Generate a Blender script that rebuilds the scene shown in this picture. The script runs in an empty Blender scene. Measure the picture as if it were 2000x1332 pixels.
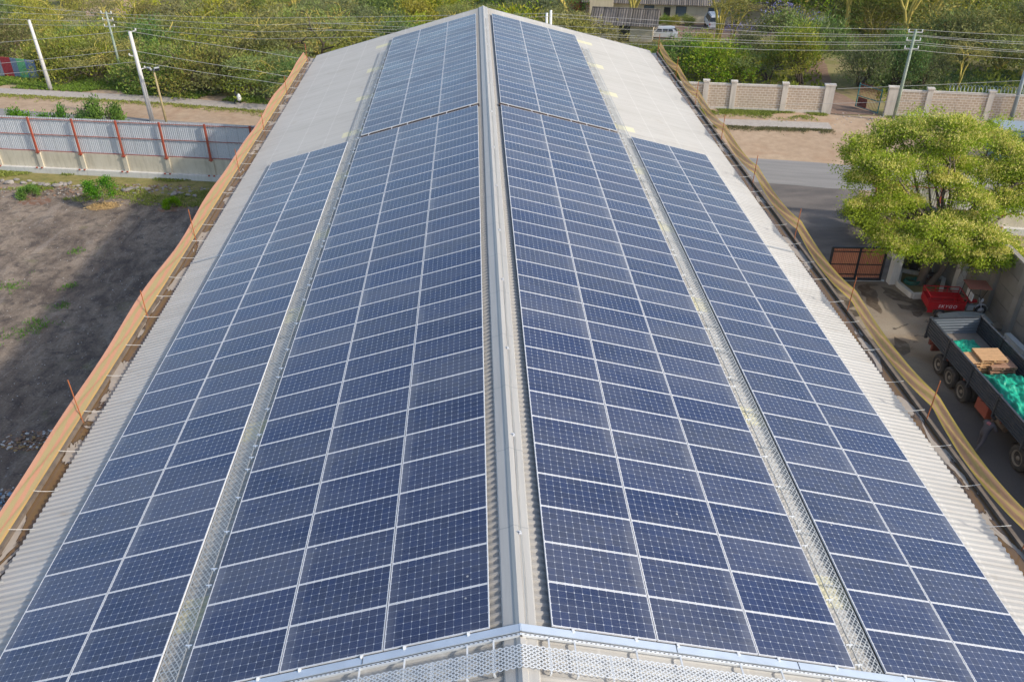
import bpy, bmesh, math, random
import numpy as np
from mathutils import Vector, Matrix
R_=math.radians
sc=bpy.context.scene
COL=sc.collection
# ------------------------------------------------------------------ camera
HC=23.5                                   # camera height above the yard
F=1664.7776; CX,CY=-0.4934,-9.936; PITCH,YAW,ROLL=32.3699,2.1663,-0.3091
SL=math.radians(14.7794); RIDGE=HC-12.0805
th,ya,ro=R_(PITCH),R_(YAW),R_(ROLL)
FW=Vector((math.sin(ya)*math.cos(th),math.cos(ya)*math.cos(th),-math.sin(th)))
r0=FW.cross(Vector((0,0,1))).normalized(); u0=r0.cross(FW)
RT=math.cos(ro)*r0+math.sin(ro)*u0; UP=-math.sin(ro)*r0+math.cos(ro)*u0
CAM=Vector((CX,CY,HC))
cd=bpy.data.cameras.new('camera'); co=bpy.data.objects.new('camera',cd); COL.objects.link(co)
m=Matrix((RT,UP,-FW)).transposed().to_4x4(); m.translation=CAM; co.matrix_world=m
cd.sensor_width=36; cd.lens=F/2000*36; cd.clip_start=.1; cd.clip_end=2000
sc.camera=co
# ------------------------------------------------------------------ light
SUN_E=33; SUN_AZ=-27      # azimuth measured from +x towards +y
w=bpy.data.worlds.new('World'); sc.world=w; w.use_nodes=True
nt=w.node_tree; bg=nt.nodes['Background']; sk=nt.nodes.new('ShaderNodeTexSky')
sk.sky_type='NISHITA'; sk.sun_disc=False; sk.sun_elevation=R_(SUN_E); sk.sun_rotation=R_(90-SUN_AZ)
sk.air_density=1.0; sk.dust_density=1.6; sk.ozone_density=1.0
nt.links.new(sk.outputs[0],bg.inputs[0]); bg.inputs[1].default_value=.15
sl=bpy.data.lights.new('sun','SUN'); so=bpy.data.objects.new('sun',sl); COL.objects.link(so)
sl.energy=2.35; sl.angle=R_(2.0); sl.color=(1,.925,.81)
sd=Vector((math.cos(R_(SUN_E))*math.cos(R_(SUN_AZ)),math.cos(R_(SUN_E))*math.sin(R_(SUN_AZ)),math.sin(R_(SUN_E))))
so.rotation_euler=(-sd).to_track_quat('-Z','Y').to_euler(); so.location=(30,-20,60)
sc.view_settings.view_transform='Standard'; sc.view_settings.look='None'
sc.view_settings.gamma=1; sc.view_settings.exposure=.62; sc.view_settings.use_curve_mapping=False
sc.render.engine='CYCLES'; sc.render.resolution_x=1024; sc.render.resolution_y=681
# ------------------------------------------------------------------ helpers
def gz(x,y): return -0.08*min(max(y-78,0),60)
def ray(px,py): return FW+(px-1000)/F*RT+(666-py)/F*UP
def gp(px,py,z=None):            # pixel -> point on the ground (or at height z)
    d=ray(px,py)
    if z is not None: return CAM+d*((z-HC)/d.z)
    t=(0-HC)/d.z
    for i in range(60):
        X=CAM+d*t; t=(gz(X.x,X.y)-HC)/d.z
    return CAM+d*t
def gx(px,py,x): d=ray(px,py); return CAM+d*((x-CX)/d.x)
def pv(px,py,a,b):               # pixel -> point on the vertical plane through a,b
    n=Vector((-(b[1]-a[1]),b[0]-a[0],0)); d=ray(px,py)
    return CAM+d*(n.dot(Vector((a[0],a[1],0))-CAM)/n.dot(d))
ORD=['','first','second','third','fourth','fifth','sixth','seventh','eighth','ninth','tenth','eleventh','twelfth','thirteenth','fourteenth','fifteenth','sixteenth','seventeenth','eighteenth','nineteenth','twentieth','twenty-first','twenty-second','twenty-third','twenty-fourth','twenty-fifth','twenty-sixth','twenty-seventh','twenty-eighth','twenty-ninth','thirtieth']+['%dth'%i for i in range(31,60)]
def tag(o,label=None,cat=None,group=None,kind=None):
    if label: o['label']=label
    if cat: o['category']=cat
    if group: o['group']=group
    if kind: o['kind']=kind
    return o
def empty(name,loc=(0,0,0),rz=0,label=None,cat=None,group=None):
    o=bpy.data.objects.new(name,None); COL.objects.link(o); o.location=loc; o.rotation_euler=(0,0,rz); o.empty_display_size=.2
    return tag(o,label,cat,group)
def mesh(name,v,f,mat=None,parent=None,smooth=False,uv=None):
    me=bpy.data.meshes.new(name); me.from_pydata([tuple(p) for p in v],[],f)
    if uv is not None:
        l=me.uv_layers.new(name='UVMap')
        for poly in me.polygons:
            for li in poly.loop_indices: l.data[li].uv=uv[me.loops[li].vertex_index]
    if mat:
        for mm in (mat if isinstance(mat,(list,tuple)) else [mat]): me.materials.append(mm)
    if smooth: me.polygons.foreach_set('use_smooth',[True]*len(me.polygons))
    me.update()
    o=bpy.data.objects.new(name,me); COL.objects.link(o)
    if parent: o.parent=parent
    return o
class MB:
    """collects shapes into one mesh"""
    def __init__(s): s.v=[]; s.f=[]; s.mi=[]; s.cur=0
    def add(s,v,f):
        b=len(s.v); s.v+= [tuple(p) for p in v]; s.f+=[tuple(b+i for i in q) for q in f]; s.mi+=[s.cur]*len(f); return s
    def box(s,c,d,M=None):
        x,y,z=d[0]/2,d[1]/2,d[2]/2
        v=[Vector(p) for p in ((-x,-y,-z),(x,-y,-z),(x,y,-z),(-x,y,-z),(-x,-y,z),(x,-y,z),(x,y,z),(-x,y,z))]
        if M is not None: v=[M@p for p in v]
        v=[p+Vector(c) for p in v]
        return s.add(v,[(0,3,2,1),(4,5,6,7),(0,1,5,4),(1,2,6,5),(2,3,7,6),(3,0,4,7)])
    def b2(s,a,b): return s.box([(a[i]+b[i])/2 for i in range(3)],[abs(b[i]-a[i]) for i in range(3)])
    def bar(s,p,q,w,h=None):
        p,q=Vector(p),Vector(q); h=h or w; d=q-p; L=d.length
        if L<1e-6: return s
        M=d.to_track_quat('X','Z').to_matrix(); return s.box((p+q)/2,(L,w,h),M)
    def tube(s,pts,rad,n=8,caps=True):
        pts=[Vector(p) for p in pts]; rad=rad if isinstance(rad,(list,tuple)) else [rad]*len(pts)
        v=[];f=[]
        for i,p in enumerate(pts):
            t=(pts[min(i+1,len(pts)-1)]-pts[max(i-1,0)]).normalized()
            a=t.cross(Vector((0,0,1)));
            if a.length<.05: a=t.cross(Vector((0,1,0)))
            a.normalize(); b=t.cross(a)
            for k in range(n):
                g=2*math.pi*k/n; v.append(p+(a*math.cos(g)+b*math.sin(g))*rad[i])
        for i in range(len(pts)-1):
            for k in range(n): f.append((i*n+k,i*n+(k+1)%n,(i+1)*n+(k+1)%n,(i+1)*n+k))
        if caps: f.append(tuple(range(n))[::-1]); f.append(tuple((len(pts)-1)*n+k for k in range(n)))
        return s.add(v,f)
    def lathe(s,c,ax,prof,n=24):  # prof: list of (along axis, radius)
        ax=Vector(ax).normalized(); a=ax.cross(Vector((0,0,1)))
        if a.length<.05: a=ax.cross(Vector((0,1,0)))
        a.normalize(); b=ax.cross(a); v=[];f=[]
        for h,r in prof:
            for k in range(n):
                g=2*math.pi*k/n; v.append(Vector(c)+ax*h+(a*math.cos(g)+b*math.sin(g))*r)
        for i in range(len(prof)-1):
            for k in range(n): f.append((i*n+k,i*n+(k+1)%n,(i+1)*n+(k+1)%n,(i+1)*n+k))
        f.append(tuple(range(n))[::-1]); f.append(tuple((len(prof)-1)*n+k for k in range(n)))
        return s.add(v,f)
    def prism(s,poly,z0,z1):
        n=len(poly); v=[(p[0],p[1],z0) for p in poly]+[(p[0],p[1],z1) for p in poly]
        return s.add(v,[tuple(range(n))[::-1],tuple(range(n,2*n))]+[(i,(i+1)%n,n+(i+1)%n,n+i) for i in range(n)])
    def build(s,name,mat,parent=None,smooth=False,bevel=0):
        o=mesh(name,s.v,s.f,mat,parent,smooth)
        if isinstance(mat,(list,tuple)): o.data.polygons.foreach_set('material_index',s.mi)
        if bevel:
            bm=bmesh.new(); bm.from_mesh(o.data)
            bmesh.ops.bevel(bm,geom=[e for e in bm.edges if len(e.link_faces)==2 and e.calc_face_angle(0)>.6],offset=bevel,segments=2,affect='EDGES')
            bm.to_mesh(o.data); bm.free()
        bm=bmesh.new(); bm.from_mesh(o.data); bmesh.ops.recalc_face_normals(bm,faces=bm.faces); bm.to_mesh(o.data); bm.free()
        return o
def copy_tree(o,parent=None):
    c=o.copy(); COL.objects.link(c); c.parent=parent
    for ch in list(o.children): copy_tree(ch,c)
    return c
# ------------------------------------------------------------------ materials
class NT:
    def __init__(s,name):
        s.m=bpy.data.materials.new(name); s.m.use_nodes=True; s.t=s.m.node_tree; s.t.nodes.clear()
        s.out=s.n('ShaderNodeOutputMaterial')
    def n(s,typ,**k):
        nd=s.t.nodes.new(typ)
        for a,b in k.items():
            if a[0]=='i' and a[1:].isdigit(): s.set(nd.inputs[int(a[1:])],b)
            elif hasattr(nd,a) and a not in nd.inputs: setattr(nd,a,b)
            else: s.set(nd.inputs[a],b)
        return nd
    def set(s,inp,b):
        if isinstance(b,bpy.types.NodeSocket): s.t.links.new(b,inp)
        elif isinstance(b,bpy.types.Node): s.t.links.new(b.outputs[0],inp)
        else:
            if isinstance(b,(tuple,list)) and len(b)==3 and inp.type=='RGBA': b=(*b,1)
            inp.default_value=b
    def coord(s,kind='Object'): return s.n('ShaderNodeTexCoord').outputs[kind]
    def pos(s): return s.n('ShaderNodeNewGeometry').outputs['Position']
    def mapping(s,v,scale=(1,1,1),rot=(0,0,0),loc=(0,0,0)): return s.n('ShaderNodeMapping',i0=v,i1=loc,i2=rot,i3=scale).outputs[0]
    def noise(s,v,scale=1,detail=4,rough=.55,dist=0):
        return s.n('ShaderNodeTexNoise',Vector=v,Scale=scale,Detail=detail,Roughness=rough,Distortion=dist).outputs[0]
    def math(s,op,a,b=0,c=0,clamp=False):
        nd=s.n('ShaderNodeMath'); nd.operation=op; nd.use_clamp=clamp
        s.set(nd.inputs[0],a); s.set(nd.inputs[1],b)
        if op in('MULTIPLY_ADD','SMOOTH_MIN','COMPARE'): s.set(nd.inputs[2],c)
        return nd.outputs[0]
    def step(s,v,a,b): return s.n('ShaderNodeMapRange',i0=v,i1=a,i2=b,i3=0,i4=1,clamp=True).outputs[0]
    def mix(s,f,a,b):
        nd=s.n('ShaderNodeMix'); nd.data_type='RGBA'
        s.set(nd.inputs[0],f); s.set(nd.inputs[6],a); s.set(nd.inputs[7],b); return nd.outputs[2]
    def mul(s,f,a,b):
        nd=s.n('ShaderNodeMix'); nd.data_type='RGBA'; nd.blend_type='MULTIPLY'
        s.set(nd.inputs[0],f); s.set(nd.inputs[6],a); s.set(nd.inputs[7],b); return nd.outputs[2]
    def sep(s,v): nd=s.n('ShaderNodeSeparateXYZ',i0=v); return nd.outputs
    def ramp(s,f,stops,const=False):
        nd=s.n('ShaderNodeValToRGB',i0=f); e=nd.color_ramp.elements; nd.color_ramp.interpolation='CONSTANT' if const else 'LINEAR'
        while len(e)<len(stops): e.new(.5)
        for i,(p,c) in enumerate(stops): e[i].position=p; e[i].color=(*c,1)
        return nd.outputs[0]
    def bump(s,h,strength=.3,dist=.05): return s.n('ShaderNodeBump',Strength=strength,Distance=dist,Height=h).outputs[0]
    def bsdf(s,col,rough=.8,metal=0,spec=.5,normal=None,**k):
        nd=s.n('ShaderNodeBsdfPrincipled'); s.set(nd.inputs['Base Color'],col); s.set(nd.inputs['Roughness'],rough)
        s.set(nd.inputs['Metallic'],metal); s.set(nd.inputs['Specular IOR Level'],spec)
        if normal is not None: s.set(nd.inputs['Normal'],normal)
        for a,b in k.items(): s.set(nd.inputs[a.replace('_',' ')],b)
        return nd.outputs[0]
    def done(s,sh): s.t.links.new(sh,s.out.inputs[0]); return s.m
def plain(name,col,rough=.7,metal=0,var=.25,scale=3,spec=.5,dirt=None,bump=0):
    t=NT(name); p=t.pos(); n=t.noise(p,scale,5); dark=tuple(c*(1-var) for c in col); lite=tuple(min(1,c*(1+var*.5)) for c in col)
    c=t.mix(n,dark,lite)
    if dirt: c=t.mix(t.math('MULTIPLY',t.step(t.noise(p,scale*.7,6,.7),.48,.7),.7),c,dirt)
    nn=t.bump(t.noise(p,scale*12,4),bump,.02) if bump else None
    return t.done(t.bsdf(c,rough,metal,spec,nn))
M={}
M['alu']=plain('aluminium',(.70,.70,.71),.5,.1,.12,4)
M['galv']=plain('galvanised_steel',(.55,.62,.70),.5,.2,.25,3)
M['galvd']=plain('galvanised_grey',(.46,.47,.46),.55,.3,.2,6)
M['meshw']=plain('mesh_metal',(.74,.75,.74),.5,.25,.15,4)
M['meshg']=plain('walkway_mesh',(.58,.59,.57),.5,.2,.2,4)
M['rust']=plain('orange_rust',(.42,.13,.04),.85,0,.5,6)
M['redpaint']=plain('red_oxide_paint',(.40,.085,.045),.6,0,.25,2,dirt=(.22,.09,.06))
M['black']=plain('black_paint',(.02,.021,.024),.5,0,.3,2)
M['rubber']=plain('rubber',(.032,.029,.027),.85,0,.4,5,dirt=(.09,.075,.06))
M['rim']=plain('dusty_rim',(.22,.19,.155),.6,.1,.4,5,dirt=(.14,.11,.08))
M['white']=plain('white_paint',(.78,.78,.75),.6,0,.12,2)
M['pole']=plain('concrete_pole',(.62,.60,.57),.85,0,.2,2)
M['greenpole']=plain('green_pole',(.26,.33,.25),.8,0,.4,1.5,dirt=(.5,.5,.45))
M['woodpole']=plain('wooden_pole',(.42,.33,.17),.85,0,.35,3)
M['wire']=plain('grey_wire',(.42,.41,.38),.6,0,.1,1)
M['tie']=plain('white_tie',(.70,.68,.62),.7,0,.1,1)
M['glass']=plain('dark_glass',(.02,.025,.03),.08,0,.1,1)
M['gutwall']=plain('gutter_render',(.20,.155,.115),.9,0,.5,3,dirt=(.07,.05,.04))
M['wallp']=plain('warehouse_wall',(.5,.47,.42),.9,0,.2,2)
M['red']=plain('red_vehicle_paint',(.42,.012,.015),.35,0,.2,2)
M['carw']=plain('car_paint',(.62,.64,.68),.25,0,.06,1)
M['cloth_g']=plain('overall_cloth',(.075,.07,.08),.95,0,.3,12)
M['cloth_d']=plain('dark_cloth',(.035,.04,.06),.95,0,.3,12)
M['pink']=plain('pink_cloth',(.30,.11,.12),.95,0,.3,12)
M['skin']=plain('dark_skin',(.06,.032,.02),.6,0,.15,9)
M['hair']=plain('black_hair',(.008,.007,.007),.8,0,.2,30)
M['stone']=plain('stone',(.30,.27,.24),.9,0,.55,2.5,dirt=(.42,.38,.32),bump=.4)
M['timber']=plain('pallet_timber',(.62,.36,.17),.85,0,.35,5)
M['timber2']=plain('dull_pallet_timber',(.42,.24,.15),.85,0,.35,5)
M['trunk']=plain('grey_bark',(.16,.125,.095),.95,0,.5,6,bump=.5)
M['darkbark']=plain('dark_bark',(.09,.065,.045),.95,0,.5,6)
M['yelbark']=plain('yellow_bark',(.52,.42,.09),.85,0,.3,1.2,dirt=(.30,.27,.09))
M['twig']=plain('dry_twigs',(.35,.26,.17),.95,0,.4,6)
def m_roof():
    t=NT('roof_sheet'); p=t.coord(); x,y,z=t.sep(p); ax=t.math('ABSOLUTE',x)
    d=t.math('DIVIDE',ax,math.cos(SL))
    base=t.mix(t.noise(t.mapping(p,(.35,1.4,1)),1.2,6,.6),(.42,.405,.375),(.50,.485,.45))
    # lines of screws along the purlins, and the laps between sheets
    pur=t.math('ABSOLUTE',t.math('SUBTRACT',t.math('FRACT',t.math('DIVIDE',d,1.42)),.5))
    base=t.mix(t.math('MULTIPLY',t.step(pur,.47,.5),.35),base,(.66,.65,.62))
    # sheets differ a little from one another
    sh=t.n('ShaderNodeTexWhiteNoise',noise_dimensions='1D'); t.set(sh.inputs['W'],t.math('FLOOR',t.math('DIVIDE',y,.95)))
    base=t.mul(t.math('MULTIPLY',sh.outputs[0],.16),base,(.62,.6,.56))
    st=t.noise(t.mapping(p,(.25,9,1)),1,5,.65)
    lp=t.math('LESS_THAN',t.math('FRACT',t.math('DIVIDE',y,.95)),.035); base=t.mix(t.math('MULTIPLY',lp,.45),base,(.25,.24,.22))
    rs_=t.noise(t.mapping(p,(.9,1.3,1),(0,0,0),(4,4,0)),1.1,7,.7); base=t.mix(t.math('MULTIPLY',t.step(rs_,.60,.72),.35),base,(.33,.27,.20))
    base=t.mul(t.math('MULTIPLY',t.step(st,.5,.75),.35),base,(.55,.50,.44))
    base=t.mix(t.math('MULTIPLY',t.step(t.math('ADD',d,t.math('MULTIPLY',st,.5)),1.3,.5),.75),base,(.33,.30,.255))  # darker towards the ridge: dirt, plus cap and panel shade painted in
    # translucent yellow rooflight sheets let in under the walkways
    u=t.math('ABSOLUTE',t.math('SUBTRACT',t.math('MODULO',t.math('ADD',y,6*10+3-2.0),6.0),3))
    inw=t.math('MULTIPLY',t.math('LESS_THAN',u,.42),t.math('MULTIPLY',t.math('GREATER_THAN',d,6.2),t.math('LESS_THAN',d,7.62)))
    base=t.mix(t.math('MULTIPLY',inw,.5),base,(.70,.66,.38))
    rb=t.noise(p,40,3)
    return t.done(t.bsdf(base,.6,0,.4,t.bump(rb,.1,.01)))
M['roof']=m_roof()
def m_cap():
    t=NT('ridge_cap_sheet'); p=t.coord(); n=t.noise(t.mapping(p,(6,.35,1)),2,5,.6)
    y=t.sep(p)[1]; lap=t.step(t.math('ABSOLUTE',t.math('SUBTRACT',t.math('FRACT',t.math('DIVIDE',y,2.4)),.5)),.494,.497)
    c=t.mix(n,(.37,.35,.32),(.52,.50,.455)); c=t.mix(t.math('MULTIPLY',lap,.5),c,(.18,.19,.2))
    return t.done(t.bsdf(c,.5,.12))
M['cap']=m_cap()
def m_cells():
    t=NT('solar_cells'); p=t.coord(); x,y,z=t.sep(p)
    LX,LY=1.920,.964; cx,cy=LX/12,LY/6
    px=t.math('FRACT',t.math('ADD',t.math('DIVIDE',x,cx),.5+6.5)); py=t.math('FRACT',t.math('ADD',t.math('DIVIDE',y,cy),.5+3.5))
    ux=t.math('SUBTRACT',.5,t.math('ABSOLUTE',t.math('SUBTRACT',px,.5))); uy=t.math('SUBTRACT',.5,t.math('ABSOLUTE',t.math('SUBTRACT',py,.5)))
    gap=t.math('MAXIMUM',t.math('LESS_THAN',ux,.0165),t.math('LESS_THAN',uy,.0165))
    dia=t.math('LESS_THAN',t.math('ADD',ux,uy),.105)
    inside=t.math('MULTIPLY',t.math('LESS_THAN',t.math('ABSOLUTE',x),LX/2+.002),t.math('LESS_THAN',t.math('ABSOLUTE',y),LY/2+.002))
    line=t.math('MAXIMUM',t.math('MULTIPLY',gap,.46),dia)
    line=t.math('MAXIMUM',line,t.math('SUBTRACT',1,inside))
    oi=t.n('ShaderNodeObjectInfo').outputs['Random']; P=t.pos()
    bus=t.math('LESS_THAN',t.math('ABSOLUTE',t.math('SUBTRACT',t.math('FRACT',t.math('MULTIPLY',py,5)),.5)),.06)
    wn=t.n('ShaderNodeTexWhiteNoise',noise_dimensions='2D')
    cellid=t.n('ShaderNodeCombineXYZ',i0=t.math('ADD',t.math('FLOOR',t.math('ADD',t.math('DIVIDE',x,cx),7)),t.math('MULTIPLY',oi,97)),i1=t.math('FLOOR',t.math('ADD',t.math('DIVIDE',y,cy),4)))
    t.set(wn.inputs[0],cellid.outputs[0])
    c=t.mix(oi,(.0068,.0175,.070),(.009,.0175,.056)); c=t.mix(t.math('MULTIPLY',wn.outputs[0],.5),c,(.008,.026,.105))
    c=t.mix(t.math('MULTIPLY',bus,.16),c,(.30,.33,.40))
    # dust: uneven over the array, settled along the low edge, speckled
    big=t.step(t.noise(t.mapping(P,(.30,.75,.30),(0,0,.25)),.9,6,.62,.4),.38,.60)
    grain=t.noise(P,55,3,.7); sp=t.step(grain,.52,.78)
    low=t.step(t.math('ADD',x,t.math('MULTIPLY',t.math('SUBTRACT',t.noise(P,3,4),.5),.35)),.70,.93)
    rnd=t.math('FRACT',t.math('MULTIPLY',oi,17.3))
    dust=t.math('ADD',t.math('MULTIPLY_ADD',big,.075,.008),t.math('MULTIPLY',sp,.15))
    dust=t.math('ADD',dust,t.math('MULTIPLY',t.math('MULTIPLY',low,.22),rnd))
    dust=t.math('ADD',dust,t.math('MULTIPLY',t.math('POWER',rnd,2),.07),clamp=True)
    c=t.mix(line,c,(.50,.53,.58))
    c=t.mix(dust,c,(.32,.32,.32))
    vo=t.n('ShaderNodeTexVoronoi',Vector=P,Scale=1.15); dr=t.math('LESS_THAN',t.math('ADD',vo.outputs[0],t.math('MULTIPLY',grain,.05)),.052)
    c=t.mix(t.math('MULTIPLY',dr,.65),c,(.60,.58,.54))
    stn=t.noise(t.mapping(t.coord(),(.5,7,1)),2.2,4,.6); c=t.mix(t.math('MULTIPLY',t.math('MULTIPLY',t.step(stn,.52,.72),rnd),.16),c,(.33,.31,.29))
    rough=t.math('ADD',t.math('MULTIPLY',big,.14),.20)
    return t.done(t.bsdf(c,rough,0,.5,IOR=1.58))
M['cells']=m_cells()
def m_ground(name,a,b,c3=None,s1=.25,s2=3,t3=(.55,.7),f3=1,rough=.95,specks=None,green=None,bump=.25):
    t=NT(name); P=t.pos(); n1=t.noise(P,s1,7,.6,.6); n2=t.noise(P,s2,6,.65)
    c=t.mix(t.step(n1,.35,.65),a,b); c=t.mul(t.step(n2,.35,.75),c,(.72,.70,.68))
    if c3: c=t.mix(t.math('MULTIPLY',t.step(t.noise(t.mapping(P,(1,1,1),(0,0,.5),(5,9,0)),s1*1.7,7,.65,.8),*t3),f3),c,c3)
    if green: c=t.mix(t.step(t.math('ADD',t.noise(t.mapping(P,(1,1,1),(0,0,0),(31,9,0)),.45,6,.7),t.math('MULTIPLY',n2,.25)),.66,.80),c,green)
    if specks: c=t.mix(t.math('MULTIPLY',t.step(t.noise(P,14,2,.8),.66,.72),.8),c,specks)
    return t.done(t.bsdf(c,rough,0,.2,t.bump(t.noise(P,s2*5,5,.7),bump,.06)))
M['soil']=m_ground('thicket_soil',(.30,.235,.12),(.33,.30,.13),(.20,.20,.06),.12,2,(.45,.6),.8)
def m_soot():
    t=NT('sooty_yard'); P=t.pos(); x,y,z=t.sep(P)
    sw=t.noise(t.mapping(P,(1,.55,1),(0,0,.9)),.33,9,.66,1.6)
    n2=t.noise(P,1.2,7,.7,.5); n3=t.noise(P,9,5,.7)
    # brown-grey far left, sooty near the building, its shade partly painted in
    side=t.step(t.math('ADD',x,t.math('MULTIPLY',t.math('SUBTRACT',y,30),-.25)),-38,-18)
    k=t.math('ADD',t.math('MULTIPLY',side,.14),t.math('MULTIPLY',sw,.9))
    c=t.mix(t.step(k,.42,.78),(.34,.265,.195),(.085,.064,.053))
    c=t.mix(t.math('MULTIPLY',t.step(n2,.48,.62),.75),c,(.095,.078,.068))
    n4=t.noise(t.mapping(P,(1,1,1),(0,0,.3),(17,2,0)),.7,8,.72,1.2); c=t.mix(t.math('MULTIPLY',t.step(n4,.54,.66),.6),c,(.33,.27,.21))
    c=t.mix(t.math('MULTIPLY',t.step(t.math('SUBTRACT',26,y),0,14),.5),c,(.105,.060,.048))
    c=t.mix(t.math('MULTIPLY',t.step(t.noise(t.mapping(P,(1,1,1),(0,0,0),(7,3,0)),.5,6,.7),.60,.70),.5),c,(.15,.16,.06))
    st_=t.noise(t.mapping(P,(1.1,.38,1),(0,0,1.0),(3,1,0)),.75,9,.72,1.0)
    c=t.mix(t.math('MULTIPLY',t.step(st_,.50,.66),.55),c,(.070,.056,.050)); c=t.mix(t.math('MULTIPLY',t.step(st_,.46,.34),.35),c,(.40,.34,.28))
    c=t.mul(t.step(n3,.4,.7),c,(.66,.64,.64))
    c=t.mix(t.math('MULTIPLY',t.step(t.noise(P,6,2,.85),.66,.70),.7),c,(.50,.46,.41))
    return t.done(t.bsdf(c,.95,0,.15,t.bump(t.noise(P,12,6,.7),.5,.06)))
M['soot']=m_soot()
M['dirt']=m_ground('dirt_verge',(.44,.31,.20),(.52,.385,.26),(.36,.21,.12),.12,1.5,(.5,.75),.6,green=None)
def m_road():
    t=NT('asphalt'); P=t.pos(); Q=t.mapping(P,(1,1,1),(0,0,.245))
    n=t.noise(t.mapping(Q,(.12,1.6,1)),1,6,.6); g=t.noise(P,25,4,.7)
    c=t.mix(t.step(n,.3,.7),(.22,.21,.195),(.32,.30,.275)); c=t.mul(t.step(g,.4,.8),c,(.8,.8,.8))
    return t.done(t.bsdf(c,.9,0,.25,t.bump(g,.2,.01)))
M['road']=m_road()
def m_apron():
    t=NT('yard_concrete'); P=t.pos(); x,y,z=t.sep(P); n=t.noise(P,.35,7,.62,.5); g=t.noise(P,18,5,.7)
    con=t.mix(t.step(n,.3,.7),(.27,.215,.155),(.37,.305,.225)); con=t.mix(t.math('MULTIPLY',t.step(t.noise(P,.22,5,.6),.52,.66),.45),con,(.33,.20,.09))
    asp=t.mix(t.step(t.noise(t.mapping(P,(.3,1,1),(0,0,1.1)),.8,6,.65),.35,.7),(.12,.108,.10),(.22,.19,.165))
    k=t.step(t.math('ADD',y,t.math('MULTIPLY',n,3)),33,35.5); c=t.mix(k,con,asp)
    k2=t.step(t.math('SUBTRACT',24.5,t.math('ADD',y,t.math('MULTIPLY',n,5))),-2.5,2); c=t.mix(k2,c,(.12,.105,.095))
    wet=t.math('MULTIPLY',t.step(t.noise(t.mapping(P,(.55,1.1,1),(0,0,-.5),(3,8,0)),.75,7,.6,1.0),.57,.60),t.math('MULTIPLY',t.step(y,24.5,26.5),t.step(t.math('SUBTRACT',33,y),0,1.5)))
    c=t.mix(t.math('MULTIPLY',wet,.8),c,(.055,.042,.028)); c=t.mul(t.step(g,.35,.8),c,(.78,.77,.75))
    return t.done(t.bsdf(c,t.math('SUBTRACT',.92,t.math('MULTIPLY',wet,.35)),0,.3,t.bump(g,.25,.01)))
M['apron']=m_apron()
M['path']=m_ground('footpath_concrete',(.44,.39,.34),(.50,.45,.39),(.40,.33,.26),.2,4,(.5,.75),.4,bump=.1)
M['track']=m_ground('dirt_track',(.26,.17,.12),(.34,.23,.16),(.16,.11,.08),.3,2,(.5,.7),.6)
M['redsoil']=m_ground('red_soil',(.30,.17,.11),(.22,.12,.08),(.30,.25,.20),1.5,6,(.45,.6),.8,bump=.8)
M['straw']=m_ground('straw_mulch',(.50,.33,.15),(.42,.28,.13),(.28,.19,.10),2,9,(.5,.7),.7,bump=.8)
M['drygrass']=m_ground('dry_grass_ground',(.26,.23,.075),(.33,.28,.11),(.13,.15,.04),.6,3,(.5,.65),.8)
def m_wall(name,a,b,stain,blocks=None):
    t=NT(name); P=t.pos(); x,y,z=t.sep(P); n=t.noise(P,1.1,6,.6)
    c=t.mix(t.step(n,.3,.7),a,b)
    h=t.n('ShaderNodeCombineXYZ',i0=x,i1=z,i2=0).outputs[0]
    if blocks:
        br=t.n('ShaderNodeTexBrick',Vector=h,Scale=1.0); br.offset=.5
        t.set(br.inputs['Color1'],blocks[0]); t.set(br.inputs['Color2'],blocks[1]); t.set(br.inputs['Mortar'],blocks[2])
        t.set(br.inputs['Mortar Size'],.035); t.set(br.inputs['Brick Width'],.42); t.set(br.inputs['Row Height'],.215); t.set(br.inputs['Mortar Smooth'],.3)
        c=t.mix(.15,br.outputs[0],c)
    st=t.noise(t.mapping(h,(3.2,.35,1)),1.4,6,.65)
    c=t.mix(t.math('MULTIPLY',t.step(st,.48,.72),.65),c,stain)
    return t.done(t.bsdf(c,.92,0,.2,t.bump(t.noise(P,22,4,.7),.3,.02)))
M['cwall']=m_wall('stained_concrete',(.56,.50,.38),(.64,.58,.46),(.36,.31,.23))
M['plinth']=m_wall('pale_plinth',(.60,.58,.53),(.66,.64,.60),(.44,.42,.38))
M['block']=m_wall('blockwork',(.56,.48,.39),(.60,.52,.43),(.42,.33,.26),((.44,.32,.22),(.52,.39,.28),(.68,.60,.49)))
M['render']=m_wall('rendered_pier',(.60,.54,.46),(.66,.60,.52),(.42,.36,.29))
M['panelwall']=m_wall('grey_concrete_panel',(.25,.225,.185),(.31,.28,.24),(.16,.135,.11))
M['cream']=m_wall('cream_house_wall',(.62,.53,.38),(.68,.59,.44),(.5,.42,.3))
def m_sheet(name,a,b,seam=.9,metal=.35,rough=.5):
    t=NT(name); p=t.coord(); x=t.sep(p)[0]
    wn=t.n('ShaderNodeTexWhiteNoise',noise_dimensions='1D'); t.set(wn.inputs['W'],t.math('FLOOR',t.math('DIVIDE',x,seam)))
    c=t.mix(wn.outputs[0],a,b); e=t.math('LESS_THAN',t.math('FRACT',t.math('DIVIDE',x,seam)),.03)
    c=t.mix(t.math('MULTIPLY',e,.5),c,tuple(q*.35 for q in a)); c=t.mul(t.math('MULTIPLY',t.noise(p,1.2,5),.5),c,(.75,.75,.74))
    return t.done(t.bsdf(c,rough,metal))
M['sheet']=m_sheet('grey_fence_sheet',(.56,.585,.61),(.63,.65,.67),.9,.1)
M['sheetw']=m_sheet('pale_fence_sheet',(.62,.62,.61),(.70,.69,.68))
M['asb']=m_sheet('weathered_roof_sheet',(.10,.085,.07),(.22,.19,.165),.22,0,.9)
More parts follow.
